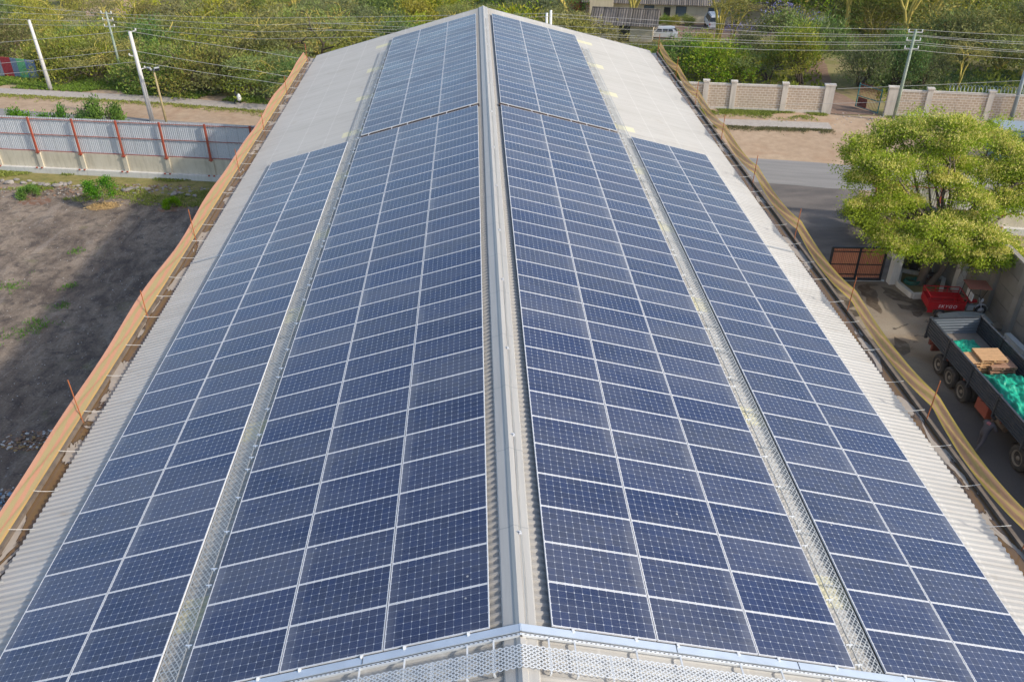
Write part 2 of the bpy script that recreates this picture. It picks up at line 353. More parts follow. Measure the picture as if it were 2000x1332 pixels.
M['gate_brown']=m_sheet('brown_gate_sheet',(.58,.215,.115),(.64,.26,.14),.15,0,.55)
def m_coloured():
    t=NT('coloured_sheets'); p=t.coord(); x=t.sep(p)[0]
    f=t.math('DIVIDE',x,6.6)
    c=t.ramp(f,[(0,(.6,.62,.65)),(.06,(.24,.30,.40)),(.17,(.34,.38,.44)),(.30,(.46,.05,.06)),(.50,(.20,.27,.38)),(.62,(.16,.50,.24)),(.79,(.18,.27,.46))],True)
    return t.done(t.bsdf(t.mul(t.noise(p,3,5),c,(.7,.7,.7)),.55,.1))
M['coloured']=m_coloured()
def m_net(name,stops,trans=.35,hole=.18,wv=.10):
    t=NT(name); uv=t.n('ShaderNodeTexCoord').outputs['UV']; u,v,z=t.sep(uv)
    wob=t.math('ADD',v,t.math('MULTIPLY',t.math('SUBTRACT',t.noise(t.mapping(uv,(.35,.6,1)),1.1,4),.5),wv))
    c=t.ramp(wob,stops,False); c=t.mul(t.math('MULTIPLY',t.noise(t.mapping(uv,(3,8,1)),3,4),.5),c,(.72,.70,.66))
    d=t.bsdf(c,.85,0,.2); tr=t.n('ShaderNodeBsdfTranslucent'); t.set(tr.inputs[0],c)
    mx=t.n('ShaderNodeMixShader',i0=trans,i1=d,i2=tr.outputs[0]); tp=t.n('ShaderNodeBsdfTransparent')
    return t.done(t.n('ShaderNodeMixShader',i0=hole,i1=mx.outputs[0],i2=tp.outputs[0]).outputs[0])
PK,OL,YE,OR=(.60,.31,.20),(.46,.37,.19),(.62,.44,.14),(.60,.36,.17)
M['netL']=m_net('striped_net_left',[(0,YE),(.08,OR),(.15,OL),(.28,OL),(.34,PK),(.47,PK),(.53,OL),(.72,OL),(.78,PK),(1,(.62,.34,.24))],.3,.06)
MV,OY,YG=(.50,.31,.20),(.50,.38,.16),(.58,.45,.12)
M['netR']=m_net('striped_net_right',[(0,YG),(.08,YG),(.16,MV),(.32,MV),(.40,OY),(.55,OY),(.62,MV),(.78,MV),(.86,OY),(.94,YG),(1,YG)],.5,.14,.42)
def m_gutter():
    t=NT('gutter_floor'); P=t.pos(); n=t.noise(t.mapping(P,(1.6,.55,1)),.9,5,.55,.8)
    k=t.step(n,.545,.56); c=t.mix(t.noise(P,2,5),(.13,.075,.035),(.20,.125,.06)); dry=t.mix(t.noise(P,6,5),(.34,.28,.22),(.44,.38,.31))
    rim=t.math('MULTIPLY',t.step(n,.52,.545),t.math('SUBTRACT',1,k)); c=t.mix(rim,c,(.05,.035,.025))
    c=t.mix(k,c,dry); return t.done(t.bsdf(c,t.math('ADD',t.math('MULTIPLY',k,.75),.14),0,.5,t.bump(n,.1,.02)))
M['gutter']=m_gutter()
def m_leaf(name,cols,trans=.2,scale=.5,rough=.65,var=1):
    t=NT(name); g=t.n('ShaderNodeNewGeometry'); r=g.outputs['Random Per Island']; p=t.coord(); n=t.noise(p,scale,4,.6)
    oi=t.n('ShaderNodeObjectInfo').outputs['Random']
    f=t.math('ADD',t.math('MULTIPLY',r,.45),t.math('MULTIPLY',t.step(n,.3,.7),.55))
    c=t.ramp(f,[(i/(len(cols)-1),q) for i,q in enumerate(cols)])
    c=t.mix(t.math('MULTIPLY',oi,.5),c,tuple(q*1.0 for q in cols[len(cols)//2]))
    ta=t.n('ShaderNodeAttribute',attribute_name='tint').outputs['Fac']; tt=t.math('FRACT',t.math('ADD',ta,oi)); t2=t.math('FRACT',t.math('MULTIPLY',tt,7.31))
    hs=t.n('ShaderNodeHueSaturation',Hue=t.math('ADD',t.math('MULTIPLY',t.math('SUBTRACT',tt,.5),.085*var),.5+.010*var),Saturation=t.math('ADD',t.math('MULTIPLY',t2,.40*var),1-.2*var),Value=t.math('ADD',t.math('MULTIPLY',t2,.65*var),1-.25*var)); t.set(hs.inputs['Color'],c)
    c=hs.outputs[0]; d=t.bsdf(c,rough,0,.25); tr=t.n('ShaderNodeBsdfTranslucent'); t.set(tr.inputs[0],c)
    return t.done(t.n('ShaderNodeMixShader',i0=trans,i1=d,i2=tr.outputs[0]).outputs[0])
M['lf_olive']=m_leaf('olive_leaves',[(.115,.125,.024),(.235,.24,.048),(.40,.375,.09)])
M['lf_grey']=m_leaf('grey_green_leaves',[(.10,.115,.036),(.215,.225,.075),(.36,.35,.13)])
M['lf_green']=m_leaf('green_leaves',[(.07,.115,.020),(.16,.225,.035),(.28,.35,.055)])
M['lf_yel']=m_leaf('yellow_green_leaves',[(.15,.17,.03),(.29,.30,.045),(.44,.42,.08)])
M['lf_bright']=m_leaf('bright_leaves',[(.05,.13,.012),(.13,.28,.02),(.22,.42,.04)])
M['lf_bd']=m_leaf('deep_green_leaves',[(.03,.085,.008),(.06,.15,.012),(.11,.24,.02)])
M['lf_tree']=m_leaf('garden_tree_leaves',[(.10,.16,.012),(.30,.40,.026),(.54,.58,.055)],.3,.9,.6,0)
M['blossom']=m_leaf('pale_blossom',[(.50,.48,.09),(.70,.64,.17),(.88,.80,.34)],.3,.9,.6,0)
M['lilac']=m_leaf('lilac_blossom',[(.16,.13,.30),(.25,.22,.42),(.32,.28,.5)],.3)
M['magenta']=m_leaf('magenta_blossom',[(.12,.01,.03),(.22,.02,.06),(.3,.04,.08)],.3)
M['grass']=m_leaf('grass_blades',[(.10,.12,.03),(.22,.23,.06),(.36,.33,.12)],.2,.3)
M['grassg']=m_leaf('green_grass_blades',[(.07,.12,.02),(.13,.20,.035),(.24,.28,.07)],.2,.3)
def m_tarp():
    t=NT('green_tarpaulin'); p=t.pos(); n=t.noise(p,1.6,6,.6,1.5)
    c=t.mix(t.step(n,.35,.6),(.003,.24,.135),(.012,.44,.26)); c=t.mix(t.math('MULTIPLY',t.step(t.noise(p,2.3,7,.7,2),.60,.72),.55),c,(.38,.50,.33))
    return t.done(t.bsdf(c,.4,0,.5))
M['tarp']=m_tarp()
M['truckside']=plain('dark_truck_panel',(.050,.056,.066),.42,.2,.3,3,dirt=(.10,.09,.085))
M['chassis']=plain('red_brown_chassis',(.17,.045,.03),.7,0,.4,3)
M['bluemetal']=plain('blue_grey_metal',(.30,.35,.37),.5,.1,.2,1)
M['hose']=plain('green_hose',(.01,.14,.10),.5,0,.3,4)
# ------------------------------------------------------------------ setting: ground, roads
def sheet(name,poly,mat,z,label=None,kind='structure',jit=0,step=1.2,seed=1,follow=False):
    rg=random.Random(seed); pts=[]
    for i in range(len(poly)):
        a,b=Vector(poly[i][:2]),Vector(poly[(i+1)%len(poly)][:2]); n=max(1,int((b-a).length/step)) if jit else 1
        for k in range(n):
            q=a+(b-a)*k/n; pts.append((q.x+rg.uniform(-jit,jit),q.y+rg.uniform(-jit,jit)))
    me=bpy.data.meshes.new(name); bm=bmesh.new(); vs=[bm.verts.new((x,y,z+(gz(x,y) if follow else 0))) for x,y in pts]
    f=bm.faces.new(vs)
    if f.normal.z<0 or True:
        bm.normal_update()
        if f.normal.z<0: bmesh.ops.reverse_faces(bm,faces=[f])
    bmesh.ops.triangulate(bm,faces=bm.faces); bm.to_mesh(me); bm.free(); me.materials.append(mat)
    o=bpy.data.objects.new(name,me); COL.objects.link(o); tag(o,kind=kind)
    if label: o['label']=label
    return o
# terrain: flat round the warehouse, falling gently beyond the road
ys=[-60,20,60,70,78,85,95,105,115,125,138,180,400,900]; xs=[-900,-300,-120,-60,-20,20,60,120,300,900]
v=[(x,y,gz(x,y)) for y in ys for x in xs]; nx=len(xs)
tag(mesh('ground',v,[(j*nx+i,j*nx+i+1,(j+1)*nx+i+1,(j+1)*nx+i) for j in range(len(ys)-1) for i in range(nx-1)],M['soil']),kind='structure')
def fy(x): return 53.3-.178*(x+37)          # line of the street fence, left
sheet('yard',[(-70,-40),(-12,-40),(-12,fy(-12)),(-70,fy(-70))],M['soot'],.004)
sheet('grass_strip',[(-70,fy(-70)),(-12,fy(-12)),(-12,44.6),(-17,43.0),(-20,45.2),(-26,48.0),(-33,50.2),(-45,53.0),(-70,57.0)],M['drygrass'],.010,jit=.35)
sheet('verge',[(-90,fy(-90)+.2),(-12,fy(-12)+.2),(-12,54),(12,54),(12,41),(24,40.8),(60,31.8),(90,24.3),(90,51),(47,59.6),(20.9,65.0),(0,68),(-20,70.5),(-47,76.3),(-90,86)],M['dirt'],.006,jit=.25)
pth=[(-95,86.5),(-47.5,74.6),(-31,70.9),(-21,67.9),(0,64.3),(20,61.4),(29.3,59.75)]
def ribbon(pts,wd,z,thick=0):
    L=[];Rr=[]
    for i,p in enumerate(pts):
        a=Vector(pts[max(i-1,0)]);b=Vector(pts[min(i+1,len(pts)-1)]); t=(b-a).normalized(); n=Vector((-t.y,t.x))
        L.append(Vector(p)+n*wd/2);Rr.append(Vector(p)-n*wd/2)
    return [(q.x,q.y) for q in L]+[(q.x,q.y) for q in Rr[::-1]]
po=MB(); pp=ribbon(pth,1.75,0); po.prism(pp,-.1,.05); tag(po.build('footpath',M['path']),kind='structure')
sheet('road',[(-95,81.0),(-44,68.7),(-34,66.1),(0,57.6),(20,52.65),(27.5,50.8),(60,42.6),(95,33.9),(95,28.5),(60,37.2),(26.5,45.9),(20,47.5),(0,52.4),(-34,60.9),(-44,63.4),(-95,76)],M['road'],.014,jit=.12,step=2)
sheet('yard_apron',[(11,-40),(27.2,-40),(27.2,29),(25.1,35.0),(24.2,41.3),(26.5,46.2),(19.5,48.2),(13,49.6),(12.2,41),(11,41)],M['apron'],.009,jit=.05,step=3)
sheet('dirt_track',[(30.6,63),(34.6,62.4),(34.2,66),(33.4,69.8),(35.5,78),(38.5,88),(43.5,101),(45,112),(41,113),(28,112),(20,106),(19,101),(26,98.5),(36,100),(41.5,101),(36.5,90),(33.5,80),(31.6,70),(30.9,66)],M['track'],.03,jit=.1,step=1.0,follow=True)
# bare reddish earth in the woodland, upper left
g=gp(265,18); sheet('bare_earth',[(g.x+9*math.cos(a)*(1+.3*math.sin(3*a)),g.y+11*math.sin(a)*(1+.2*math.cos(2*a))) for a in np.linspace(0,6.2,26)],m_ground('bare_red_earth',(.52,.36,.26),(.46,.30,.20),(.25,.22,.10),.3,2),.05,follow=True)
def disc(name,c,rx,ry,mat,z,seed): 
    return sheet(name,[(c.x+rx*math.cos(a),c.y+ry*math.sin(a)) for a in np.linspace(0,6.28,22)[:-1]],mat,z,jit=.1,step=.4,seed=seed)
disc('red_soil_ring',gp(68,394),1.15,.75,M['redsoil'],.013,3)
disc('straw_ring',gp(200,403),1.15,.7,M['straw'],.016,4)
disc('soil_ring',gp(338,408),1.1,.6,M['redsoil'],.016,5)
def pxsheet(name,pts,mat,z,jit,seed): return sheet(name,[(lambda g:(g.x,g.y))(gp(*p)) for p in pts],mat,z,jit=jit,step=.35,seed=seed)
M['wet']=m_ground('wet_concrete',(.115,.085,.058),(.15,.115,.08),(.22,.175,.125),.9,4,(.5,.62),.8,.45,bump=.15)
pxsheet('wet_patch',[(1722,560),(1745,566),(1768,580),(1800,586),(1838,588),(1836,600),(1800,598),(1772,592),(1745,588),(1726,574)],M['wet'],.016,.12,3)
pxsheet('wet_patch',[(1752,592),(1772,596),(1800,594),(1806,606),(1796,622),(1782,618),(1776,606),(1762,604)],M['wet'],.017,.12,4)
pxsheet('wet_patch',[(1676,560),(1700,556),(1722,600),(1716,612),(1692,590)],M['wet'],.016,.15,5)
pxsheet('oil_stain',[(1745,660),(1775,668),(1782,690),(1762,694),(1742,680)],M['wet'],.016,.15,6)
# ------------------------------------------------------------------ warehouse
wh=empty('warehouse',(0,0,0),0,'long warehouse with pale corrugated gable roof carrying the solar panels','warehouse')
YN,YF=-16.0,53.1; DE=12.45; cs,sn=math.cos(SL),math.sin(SL)
def rp(side,d,y,lift): return Vector((side*(d*cs+lift*sn),y,RIDGE-d*sn+lift*cs))
CR=-.125                                   # height of the corrugation crests below the panel plane
for side,nm in ((-1,'roof_slope'),(1,'roof_slope')):
    v=[];f=[]; pitch=.19; y=YN; prof=[(0,0),(.055,0),(.085,-.036),(.155,-.036),(.19,0)]
    rows=[]
    while y<YF:
        for a,h in prof[:-1]: rows.append((min(y+a,YF),h))
        y+=pitch
    ds=[0,3,6.9,10,DE]
    for yy,h in rows:
        for d in ds: v.append(rp(side,d,yy,CR+h))
    k=len(ds)
    for i in range(len(rows)-1):
        for j in range(k-1): f.append((i*k+j,i*k+j+1,(i+1)*k+j+1,(i+1)*k+j))
    # underside sheet edge at the eave: give it thickness
    b=len(v)
    for yy,h in rows: v.append(rp(side,DE,yy,CR+h-.012))
    for i in range(len(rows)-1): f.append((i*k+k-1,b+i,b+i+1,(i+1)*k+k-1))
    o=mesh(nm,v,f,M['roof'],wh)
    tag(o,'left slope of corrugated roof' if side<0 else 'right slope of corrugated roof')
ap=RIDGE+CR/cs
b=MB(); b.add([rp(-1,12.2,YN+.1,-.6),rp(1,12.2,YN+.1,-.6),(0,YN+.1,ap-.3),(-11.8,YN+.1,0),(11.8,YN+.1,0)],[(3,4,1,2,0)])
b.add([rp(-1,12.2,YF-.1,-.6),rp(1,12.2,YF-.1,-.6),(0,YF-.1,ap-.3),(-11.8,YF-.1,0),(11.8,YF-.1,0)],[(3,0,2,1,4)])
for s in(-1,1): b.b2((s*11.75,YN+.1,0),(s*11.95,YF-.1,7.7))
b.build('wall',M['wallp'],wh)
# ridge cap
capp=[(-1,.36,CR+.012),(-1,.33,CR+.03),(-1,.12,CR+.035),(-1,.10,CR+.055),(1,0,CR+.065),(1,.10,CR+.055),(1,.12,CR+.035),(1,.30,CR+.03),(1,.33,CR+.012)]
v=[];f=[]
for y in (YN,-8,-.5,10,20,30,40,YF+.06):
    for s,d,l in capp: v.append(rp(s,d,y,l))
n=len(capp)
for i in range(7):
    for j in range(n-1): f.append((i*n+j,(i+1)*n+j,(i+1)*n+j+1,i*n+j+1))
cap=mesh('ridge_cap',v,f,M['cap'],wh)
for y in (2.2,5.27,8.9,12.7,16.2,20.1,24.3,29.1,33.8,38.1,42,46.2,49.6):
    q=MB(); p=rp(1,.13,y,CR+.06); q.box(p,(.05,.07,.03)); q.box(p+Vector((0,0,.03)),(.025,.025,.06)); q.box(p+Vector((-.03,.04,.01)),(.07,.02,.025)); q.build('cable_clip',M['alu'],cap)
q=MB(); q.tube([rp(1,.14,y,CR+.062+.01*math.sin(y)) for y in np.arange(-.3,50,.8)],.006,4); q.tube([rp(1,.17+.01*math.sin(y*1.7),y,CR+.055) for y in np.arange(-.3,50,.8)],.005,4); q.build('cable',M['galvd'],cap)
# barge flashing at the far gable
q=MB()
for s in(-1,1):
    q.bar(rp(s,.1,YF+.02,CR-.08),rp(s,DE,YF+.02,CR-.08),.03,.16)
q.build('barge_flashing',M['galvd'],wh)
# expansion flashing across the eave strips
q=MB()
for s,y in ((-1,20.6),(1,20.4)): q.bar(rp(s,11.0,y,CR+.012),rp(s,DE,y,CR+.012),.09,.02)
q.build('lap_flashing',M['galvd'],wh)
# box gutters
GZ=rp(1,DE,0,CR).z
for s in(-1,1):
    gt=MB(); gt.b2((s*11.70,YN,GZ-.50),(s*12.48,YF-.05,GZ-.17)); g=gt.build('gutter',M['gutter'],wh)
    q=MB(); q.b2((s*12.48,YN,GZ-.6),(s*12.58,YF-.05,GZ-.07)); q.build('parapet',M['gutwall'],g)
    q=MB(); q.b2((s*11.60,YN,GZ-.165),(s*11.72,YF-.05,GZ-.09)); q.build('eave_beam',M['gutwall'],g)
# ------------------------------------------------------------------ solar panels
PL,PW=1.9573,1.002; PX=1.9773; PY=1.012
fr=MB(); t_=.035; hh=.04
for sx in(-1,1): fr.b2((sx*PL/2,-PW/2,-hh),(sx*(PL/2-.015),PW/2,0))
for sy in(-1,1): fr.b2((-PL/2+.015,sy*PW/2,-hh),(PL/2-.015,sy*(PW/2-.015),-.0015))
frame0=fr.build('frame',M['alu'])
gl=MB(); gl.b2((-PL/2+.013,-PW/2+.013,-.012),(PL/2-.013,PW/2-.013,-.005)); glass0=gl.build('cell_glass',M['cells'])
first=True
def panel_matrix(side,d0,y0):
    c=rp(side,d0+PL/2,y0+PW/2,0)
    ex=Vector((side*cs,0,-sn)); ez=Vector((side*sn,0,cs)); ey=ez.cross(ex)
    mm=Matrix((ex,ey,ez)).transposed().to_4x4(); mm.translation=c; return mm
A0={1:[.58,.58+PX,.58+2*PX,7.145,7.145+PX],-1:[.56,.56+PX,.56+2*PX,7.10,7.10+PX]}
colname=['column nearest the ridge','second column from the ridge','third column from the ridge','fourth column from the ridge','outermost column by the eave']
for side in(-1,1):
    for ci,d0 in enumerate(A0[side]):
        for r in range(30):
            e=empty('solar_panel'); e.matrix_world=panel_matrix(side,d0,r*PY)
            tag(e,'solar panel on %s slope, %s, %s row from near end'%('left' if side<0 else 'right',colname[ci],ORD[r+1]),'solar panel','solar panels in the near arrays of the roof')
            if first: a,b=frame0,glass0; first=False
            else:
                a,b=frame0.copy(),glass0.copy(); COL.objects.link(a); COL.objects.link(b)
            a.parent=e; b.parent=e
# the 120 far panels as one object
vv=[];ff=[];mi=[]
for side in(-1,1):
    for d0 in A0[side][:3]:
        for r in range(20):
            mm=panel_matrix(side,d0,30*PY+.40+r*PY*.998)
            for src,k in((frame0,0),(glass0,1)):
                b=len(vv); vv+=[tuple(mm@x.co) for x in src.data.vertices]
                ff+=[tuple(b+i for i in p.vertices) for p in src.data.polygons]; mi+=[k]*len(src.data.polygons)
# UV-less copy of the cell pattern for the joined object: local panel coordinates stored per vertex
far=mesh('solar_panel',vv,ff,[M['alu']])
lc=[]
for side in(-1,1):
    for d0 in A0[side][:3]:
        for r in range(20):
            rr=random.random()
            for src in(frame0,glass0): lc+=[(x.co.x,x.co.y,rr) for x in src.data.vertices]
at=far.data.attributes.new('panel_local','FLOAT_VECTOR','POINT'); at.data.foreach_set('vector',[q for p in lc for q in p])
mc=M['cells'].copy(); mc.name='solar_cells_far'; tn=mc.node_tree
an=tn.nodes.new('ShaderNodeAttribute'); an.attribute_name='panel_local'; sx=tn.nodes.new('ShaderNodeSeparateXYZ'); tn.links.new(an.outputs['Vector'],sx.inputs[0])
for nd in list(tn.nodes):
    if nd.type=='TEX_COORD':
        for l in list(nd.outputs['Object'].links): tn.links.new(an.outputs['Vector'],l.to_socket)
    if nd.type=='OBJECT_INFO':
        for l in list(nd.outputs['Random'].links): tn.links.new(sx.outputs[2],l.to_socket)
far.data.materials.append(mc); far.data.polygons.foreach_set('material_index',mi)
tag(far,'solar panels of the two far arrays, beyond the gap across the roof','solar panels',None,'stuff')
# mounting rails
for side in(-1,1):
    for ci,d0 in enumerate(A0[side]):
        for k,q in enumerate((.39,PL-.39)):
            y1=30*PY+.45+20*PY if ci<3 else 30*PY+.12
            b=MB(); b.bar(rp(side,d0+q,-.06,-.065),rp(side,d0+q,y1,-.065),.04,.045)
            for y in np.arange(.35,y1,1.52): b.box(rp(side,d0+q,y,-.105),(.05,.06,.04))
            o=b.build('mounting_rail',M['alu']); nth=ORD[2*ci+k+1]
            tag(o,'aluminium mounting rail under the panels, %s from ridge on %s slope'%(nth,'left' if side<0 else 'right'),'mounting rail','aluminium rails under the panels')
            # end clamps at the front edge
            b=MB(); p=rp(side,d0+q,-.035,-.02); b.box(p,(.05,.05,.05)); b.box(p+Vector((0,-.03,.012)),(.035,.03,.02)); b.build('end_clamp',M['white'],o)
# ------------------------------------------------------------------ expanded-metal walkways
def exp_mesh(side,d0,d1,y0,y1,lift,nd,ny,wd=.010,along='y'):
    v=[];f=[]
    dd=(d1-d0)/nd; dy=(y1-y0)/ny
    def P(d,y): return rp(side,d,y,lift)
    nz=Vector((side*sn,0,cs))
    for i in range(nd):
        for j in range(ny):
            a=(d0+i*dd,y0+j*dy); pts=[(a[0]+dd/2,a[1]),(a[0]+dd,a[1]+dy/2),(a[0]+dd/2,a[1]+dy),(a[0],a[1]+dy/2)]
            for q in range(4):
                p1,p2=P(*pts[q]),P(*pts[(q+1)%4]); t=(p2-p1).normalized(); s2=t.cross(nz)*wd/2
                b=len(v); v+=[p1-s2,p1+s2,p2+s2,p2-s2]; f.append((b,b+1,b+2,b+3))
    return v,f
for side,lab in((-1,'left'),(1,'right')):
    wk=empty('mesh_walkway',rp(side,6.85,0,-.05),0,'white expanded-metal walkway strip between panel arrays on the %s slope'%lab,'walkway','expanded-metal walkways on the roof')
    inv=Matrix.Translation(-Vector(wk.location))
    a0=6.64 if side<0 else 6.66; v,f=exp_mesh(side,a0,a0+.42,-.02,48.0,-.03,4,340,.014)
    o=mesh('mesh_strip',[inv@p for p in v],f,M['meshg'],wk)
    b=MB()
    for dd in(a0-.005,a0+.425): b.bar(inv@rp(side,dd,-.02,-.045),inv@rp(side,dd,48,-.045),.012,.03)
    for y in np.arange(.6,48,1.5): b.bar(inv@rp(side,a0,y,-.06),inv@rp(side,a0+.42,y,-.06),.03,.02)
    b.build('support_frame',M['galvd'],wk)
    rg=random.Random(5+side); y=.1
    while y<47:
        b=MB(); p=inv@rp(side,a0-.05,y,-.02); b.box(p,(.13,.025,.02)); b.box(p+Vector((0,-.03,-.03)),(.03,.03,.08)); b.build('bracket',M['galv'] if side<0 else M['white'],wk)
        y+=rg.choice([.45,1.0,1.5,1.1])
# cross walkway, cable tray and slotted angle at the near end
tr=empty('cable_tray',rp(1,0,-.12,-.02),0,'bluish galvanised cable tray bent over the ridge in front of the panels','cable tray')
inv=Matrix.Translation(-Vector(tr.location))
for side in(-1,1):
    b=MB(); 
    d=0.0; k=0
    while d<11.4:
        e=min(d+ (2.4 if k else 2.9),11.4); b.bar(inv@rp(side,d+(.002 if k else -.01),-.115+.001*k,-.03-.001*(k%2)),inv@rp(side,e-.004,-.115,-.03-.001*(k%2)),.155,.03); d=e; k+=1
    b.build('tray_section',M['galv'],tr)
    b=MB()
    for k in range(1,5): b.box(inv@rp(side,2.9+2.4*(k-1),-.115,-.012),(.012,.16,.004))
    b.build('joint',M['black'],tr)
sa=empty('slotted_angle',rp(1,0,-.27,-.03),0,'pale slotted steel angle with brackets running just below the cable tray','angle bar')
inv=Matrix.Translation(-Vector(sa.location))
for side in(-1,1):
    b=MB(); b.bar(inv@rp(side,-.01,-.255,-.02),inv@rp(side,11.4,-.255,-.02),.045,.006); b.bar(inv@rp(side,-.01,-.276,-.045),inv@rp(side,11.4,-.276,-.045),.006,.05); b.build('angle',M['meshw'],sa)
    b=MB()
    for d in np.arange(.08,11.3,.085): b.box(inv@rp(side,d,-.255,-.0155),(.045,.012,.003))
    b.build('slots',M['black'],sa)
cw=empty('mesh_walkway',rp(1,0,-.7,-.02),0,'white expanded-metal walkway crossing the ridge at the bottom of the photo','walkway','expanded-metal walkways on the roof')
inv=Matrix.Translation(-Vector(cw.location))
vv=[];ff=[]
for side in(-1,1):
    v,f=exp_mesh(side,0,11.4,-.93,-.47,-.005,104,6,.021)
    b0=len(vv); vv+=v; ff+=[tuple(b0+i for i in q) for q in f]
mesh('mesh_strip',[inv@p for p in vv],ff,M['meshw'],cw)
for side in(-1,1):
    for d in (.5,.97,1.6,2.11,2.94,3.5,4.1,4.9,5.9,7,8.1,9.2):
        b=MB(); top=-.27 if round(d,2) not in(1.6,3.5) else -.47
        b.bar(inv@rp(side,d,top,-.03),inv@rp(side,d,-.96,-.03),.03,.03); b.bar(inv@rp(side,d,-.95,-.03),inv@rp(side,d,-.95,-.10),.03,.03)
        b.build('bracket',M['meshw'],cw)
# ------------------------------------------------------------------ netting barriers
def net(side,posts,topf,botf,mat,label,y0,y1,postmat):
    root=empty('netting_barrier',(side*12.52,0,GZ-.04),0,label,'netting','striped netting along the eaves'); inv=Matrix.Translation(-Vector(root.location))
    ys=np.arange(y0,y1,.25); K=10; v=[];uv=[];f=[]
    for y in ys:
        T=topf(y); B=botf(y)
        for k in range(K+1):
            s=k/K; fold=.035*math.sin(y*2.1+k*.9)+.02*math.sin(y*5.3+k*2.0)
            v.append(inv@Vector((side*(B[0]+(T[0]-B[0])*s+fold*math.sin(math.pi*s)),y,B[1]+(T[1]-B[1])*s))); uv.append((y,s))
    for i in range(len(ys)-1):
        for k in range(K): f.append((i*(K+1)+k,i*(K+1)+k+1,(i+1)*(K+1)+k+1,(i+1)*(K+1)+k))
    mesh('net',v,f,mat,root,True,uv)
    rg=random.Random(3)
    for y,h,lean in posts:
        b=MB(); b.tube([inv@Vector((side*12.48,y,GZ-.3)),inv@Vector((side*(12.5+lean),y+.03,GZ+h))],.018,6)
        b.build('post',postmat,root)
    b=MB(); q=MB(); y=y0+.4
    while y<y1-1:
        sag=rg.uniform(.01,.05); x0=11.86; x1=12.5
        q=MB(); q.tube([inv@Vector((side*(x0+(x1-x0)*t),y+.02*math.sin(3*t),GZ+.05+.02*t-4*sag*t*(1-t))) for t in(0,.25,.5,.75,1)],.009,4); q.build('tie_wire',M['tie'],root)
        y+=rg.uniform(1.4,1.9)
    return root
pl=[(10.67,1.35,.02),(16.7,.95,0),(23.0,1.25,.02),(30.9,1.0,.0),(37,.9,0),(44,1.0,0),(51.9,1.1,0)]
net(-1,pl,lambda y:(12.70+.05*math.sin(y*.5),GZ+.50+.06*math.sin(y*.8)),lambda y:(12.50,GZ+.02),M['netL'],'taut pink and yellow striped netting along the left eave',-14,52.4,M['rust'])
pr=[4.4,9.58,15.88,21.8,28,34.1,40.4,46.2,52.6]
def span(y):
    a=max([p for p in pr if p<=y],default=-2); b=min([p for p in pr if p>y],default=58); t=(y-a)/(b-a); return 4*t*(1-t)
net(1,[(y,1.25,.05) for y in pr],lambda y:(12.62+.14*span(y),GZ+.76-.40*span(y)),lambda y:(12.54-.02*span(y),GZ+.34-.28*span(y)),M['netR'],'sagging mauve and olive striped netting along the right eave',-2,52.6,M['rust'])
q=MB()  # shade under the panel edges, painted as a dark strip in the gap
for s in(-1,1): q.bar(rp(s,.5,30*PY+.19,-.07),rp(s,.55+3*PX,30*PY+.19,-.07),.30,.05)
tag(q.build('gap_shade_strip',plain('painted_gap_shade',(.05,.028,.022),.8,0,.3,3)),'dark brown strip painting panel shade into the gap across both slopes','painted shade')
# ------------------------------------------------------------------ corrugated sheet builder
def corr(L,H,pitch=.15,amp=.02,th=.004):
    """corrugated sheet in local x (length) / z (height), ribs upright"""
    v=[];f=[]; n=int(L/pitch*4)
    for i in range(n+1):
        x=i*pitch/4; y=amp*(1 if i%4 in(1,2) else 0)
        if i%4==0: x-=0
        for dy in(0,-th):
            v+= [(x,y+dy,0),(x,y+dy,H)]
    for i in range(n):
        a=i*4; b=a+4
        f+=[(a,b,b+1,a+1),(a+2,a+3,b+3,b+2),(a+1,b+1,b+3,a+3),(a,a+2,b+2,b)]
    return v,f
def street_fence(xa,xb,lab,posts,sheetmat,flip=1,ya=None,yb=None,wallh=1.6,top=4.2):
    a=Vector((xa,ya if ya is not None else fy(xa),0)); b=Vector((xb,yb if yb is not None else fy(xb),0)); L=(b-a).length; ang=math.atan2(b.y-a.y,b.x-a.x)
    root=empty('boundary_fence',a,ang,lab,'fence')
    q=MB(); q.b2((0,-.09,-.2),(L,.09,wallh)); q.build('concrete_wall',M['cwall'],root)
    q=MB(); q.b2((0,-.38*flip,-.1),(L,-.092*flip,.42)); q.build('plinth',M['plinth'],root)
    v,f=corr(L,top-wallh+.02); o=mesh('metal_sheeting',[(x,y+.03,z+wallh-.02) for x,y,z in v],f,sheetmat,root)
    for x in posts:
        if x<.2 or x>L-.1: continue
        q=MB(); q.b2((x-.16,-.20*flip,.42),(x+.16,-.092*flip,wallh-.03)); q.build('pilaster',M['cwall'],root)
        q=MB(); q.box((x,-.17*flip,wallh+(top-wallh)/2-.05),(.13,.12,top-wallh+.16)); q.box((x,-.19*flip,wallh-.02),(.30,.16,.08)); p=q.build('post',M['redpaint'],root,bevel=.008)
        for dx in(-.28,.12): q=MB(); q.box((x+dx,-.40*flip,.46),(.12,.09,.09)); q.build('foot_bracket',M['redpaint'],p)
    for z in (wallh+.06,wallh+(top-wallh)*.5,top-.14):
        q=MB(); q.b2((0,-.05*flip,z-.018),(L,-.005*flip,z+.018)); q.build('rail',M['redpaint'],root)
    return root,L
px_=[pv(x,y,(-37,53.3),(-19.7,fy(-19.7))).x for x,y in((77,298),(158,293),(243,300),(327,305),(414,311))]
base=-62; kx=math.hypot(1,.178)
sp=(px_[-1]-px_[0])/4; px_=[px_[0]-sp*k for k in range(6,0,-1)]+px_+[px_[-1]+sp,px_[-1]+2*sp]
street_fence(base,-12.0,'grey corrugated sheet fence with red posts on a stained concrete base wall, left of warehouse',[(p-base)*kx for p in px_],M['sheet'])
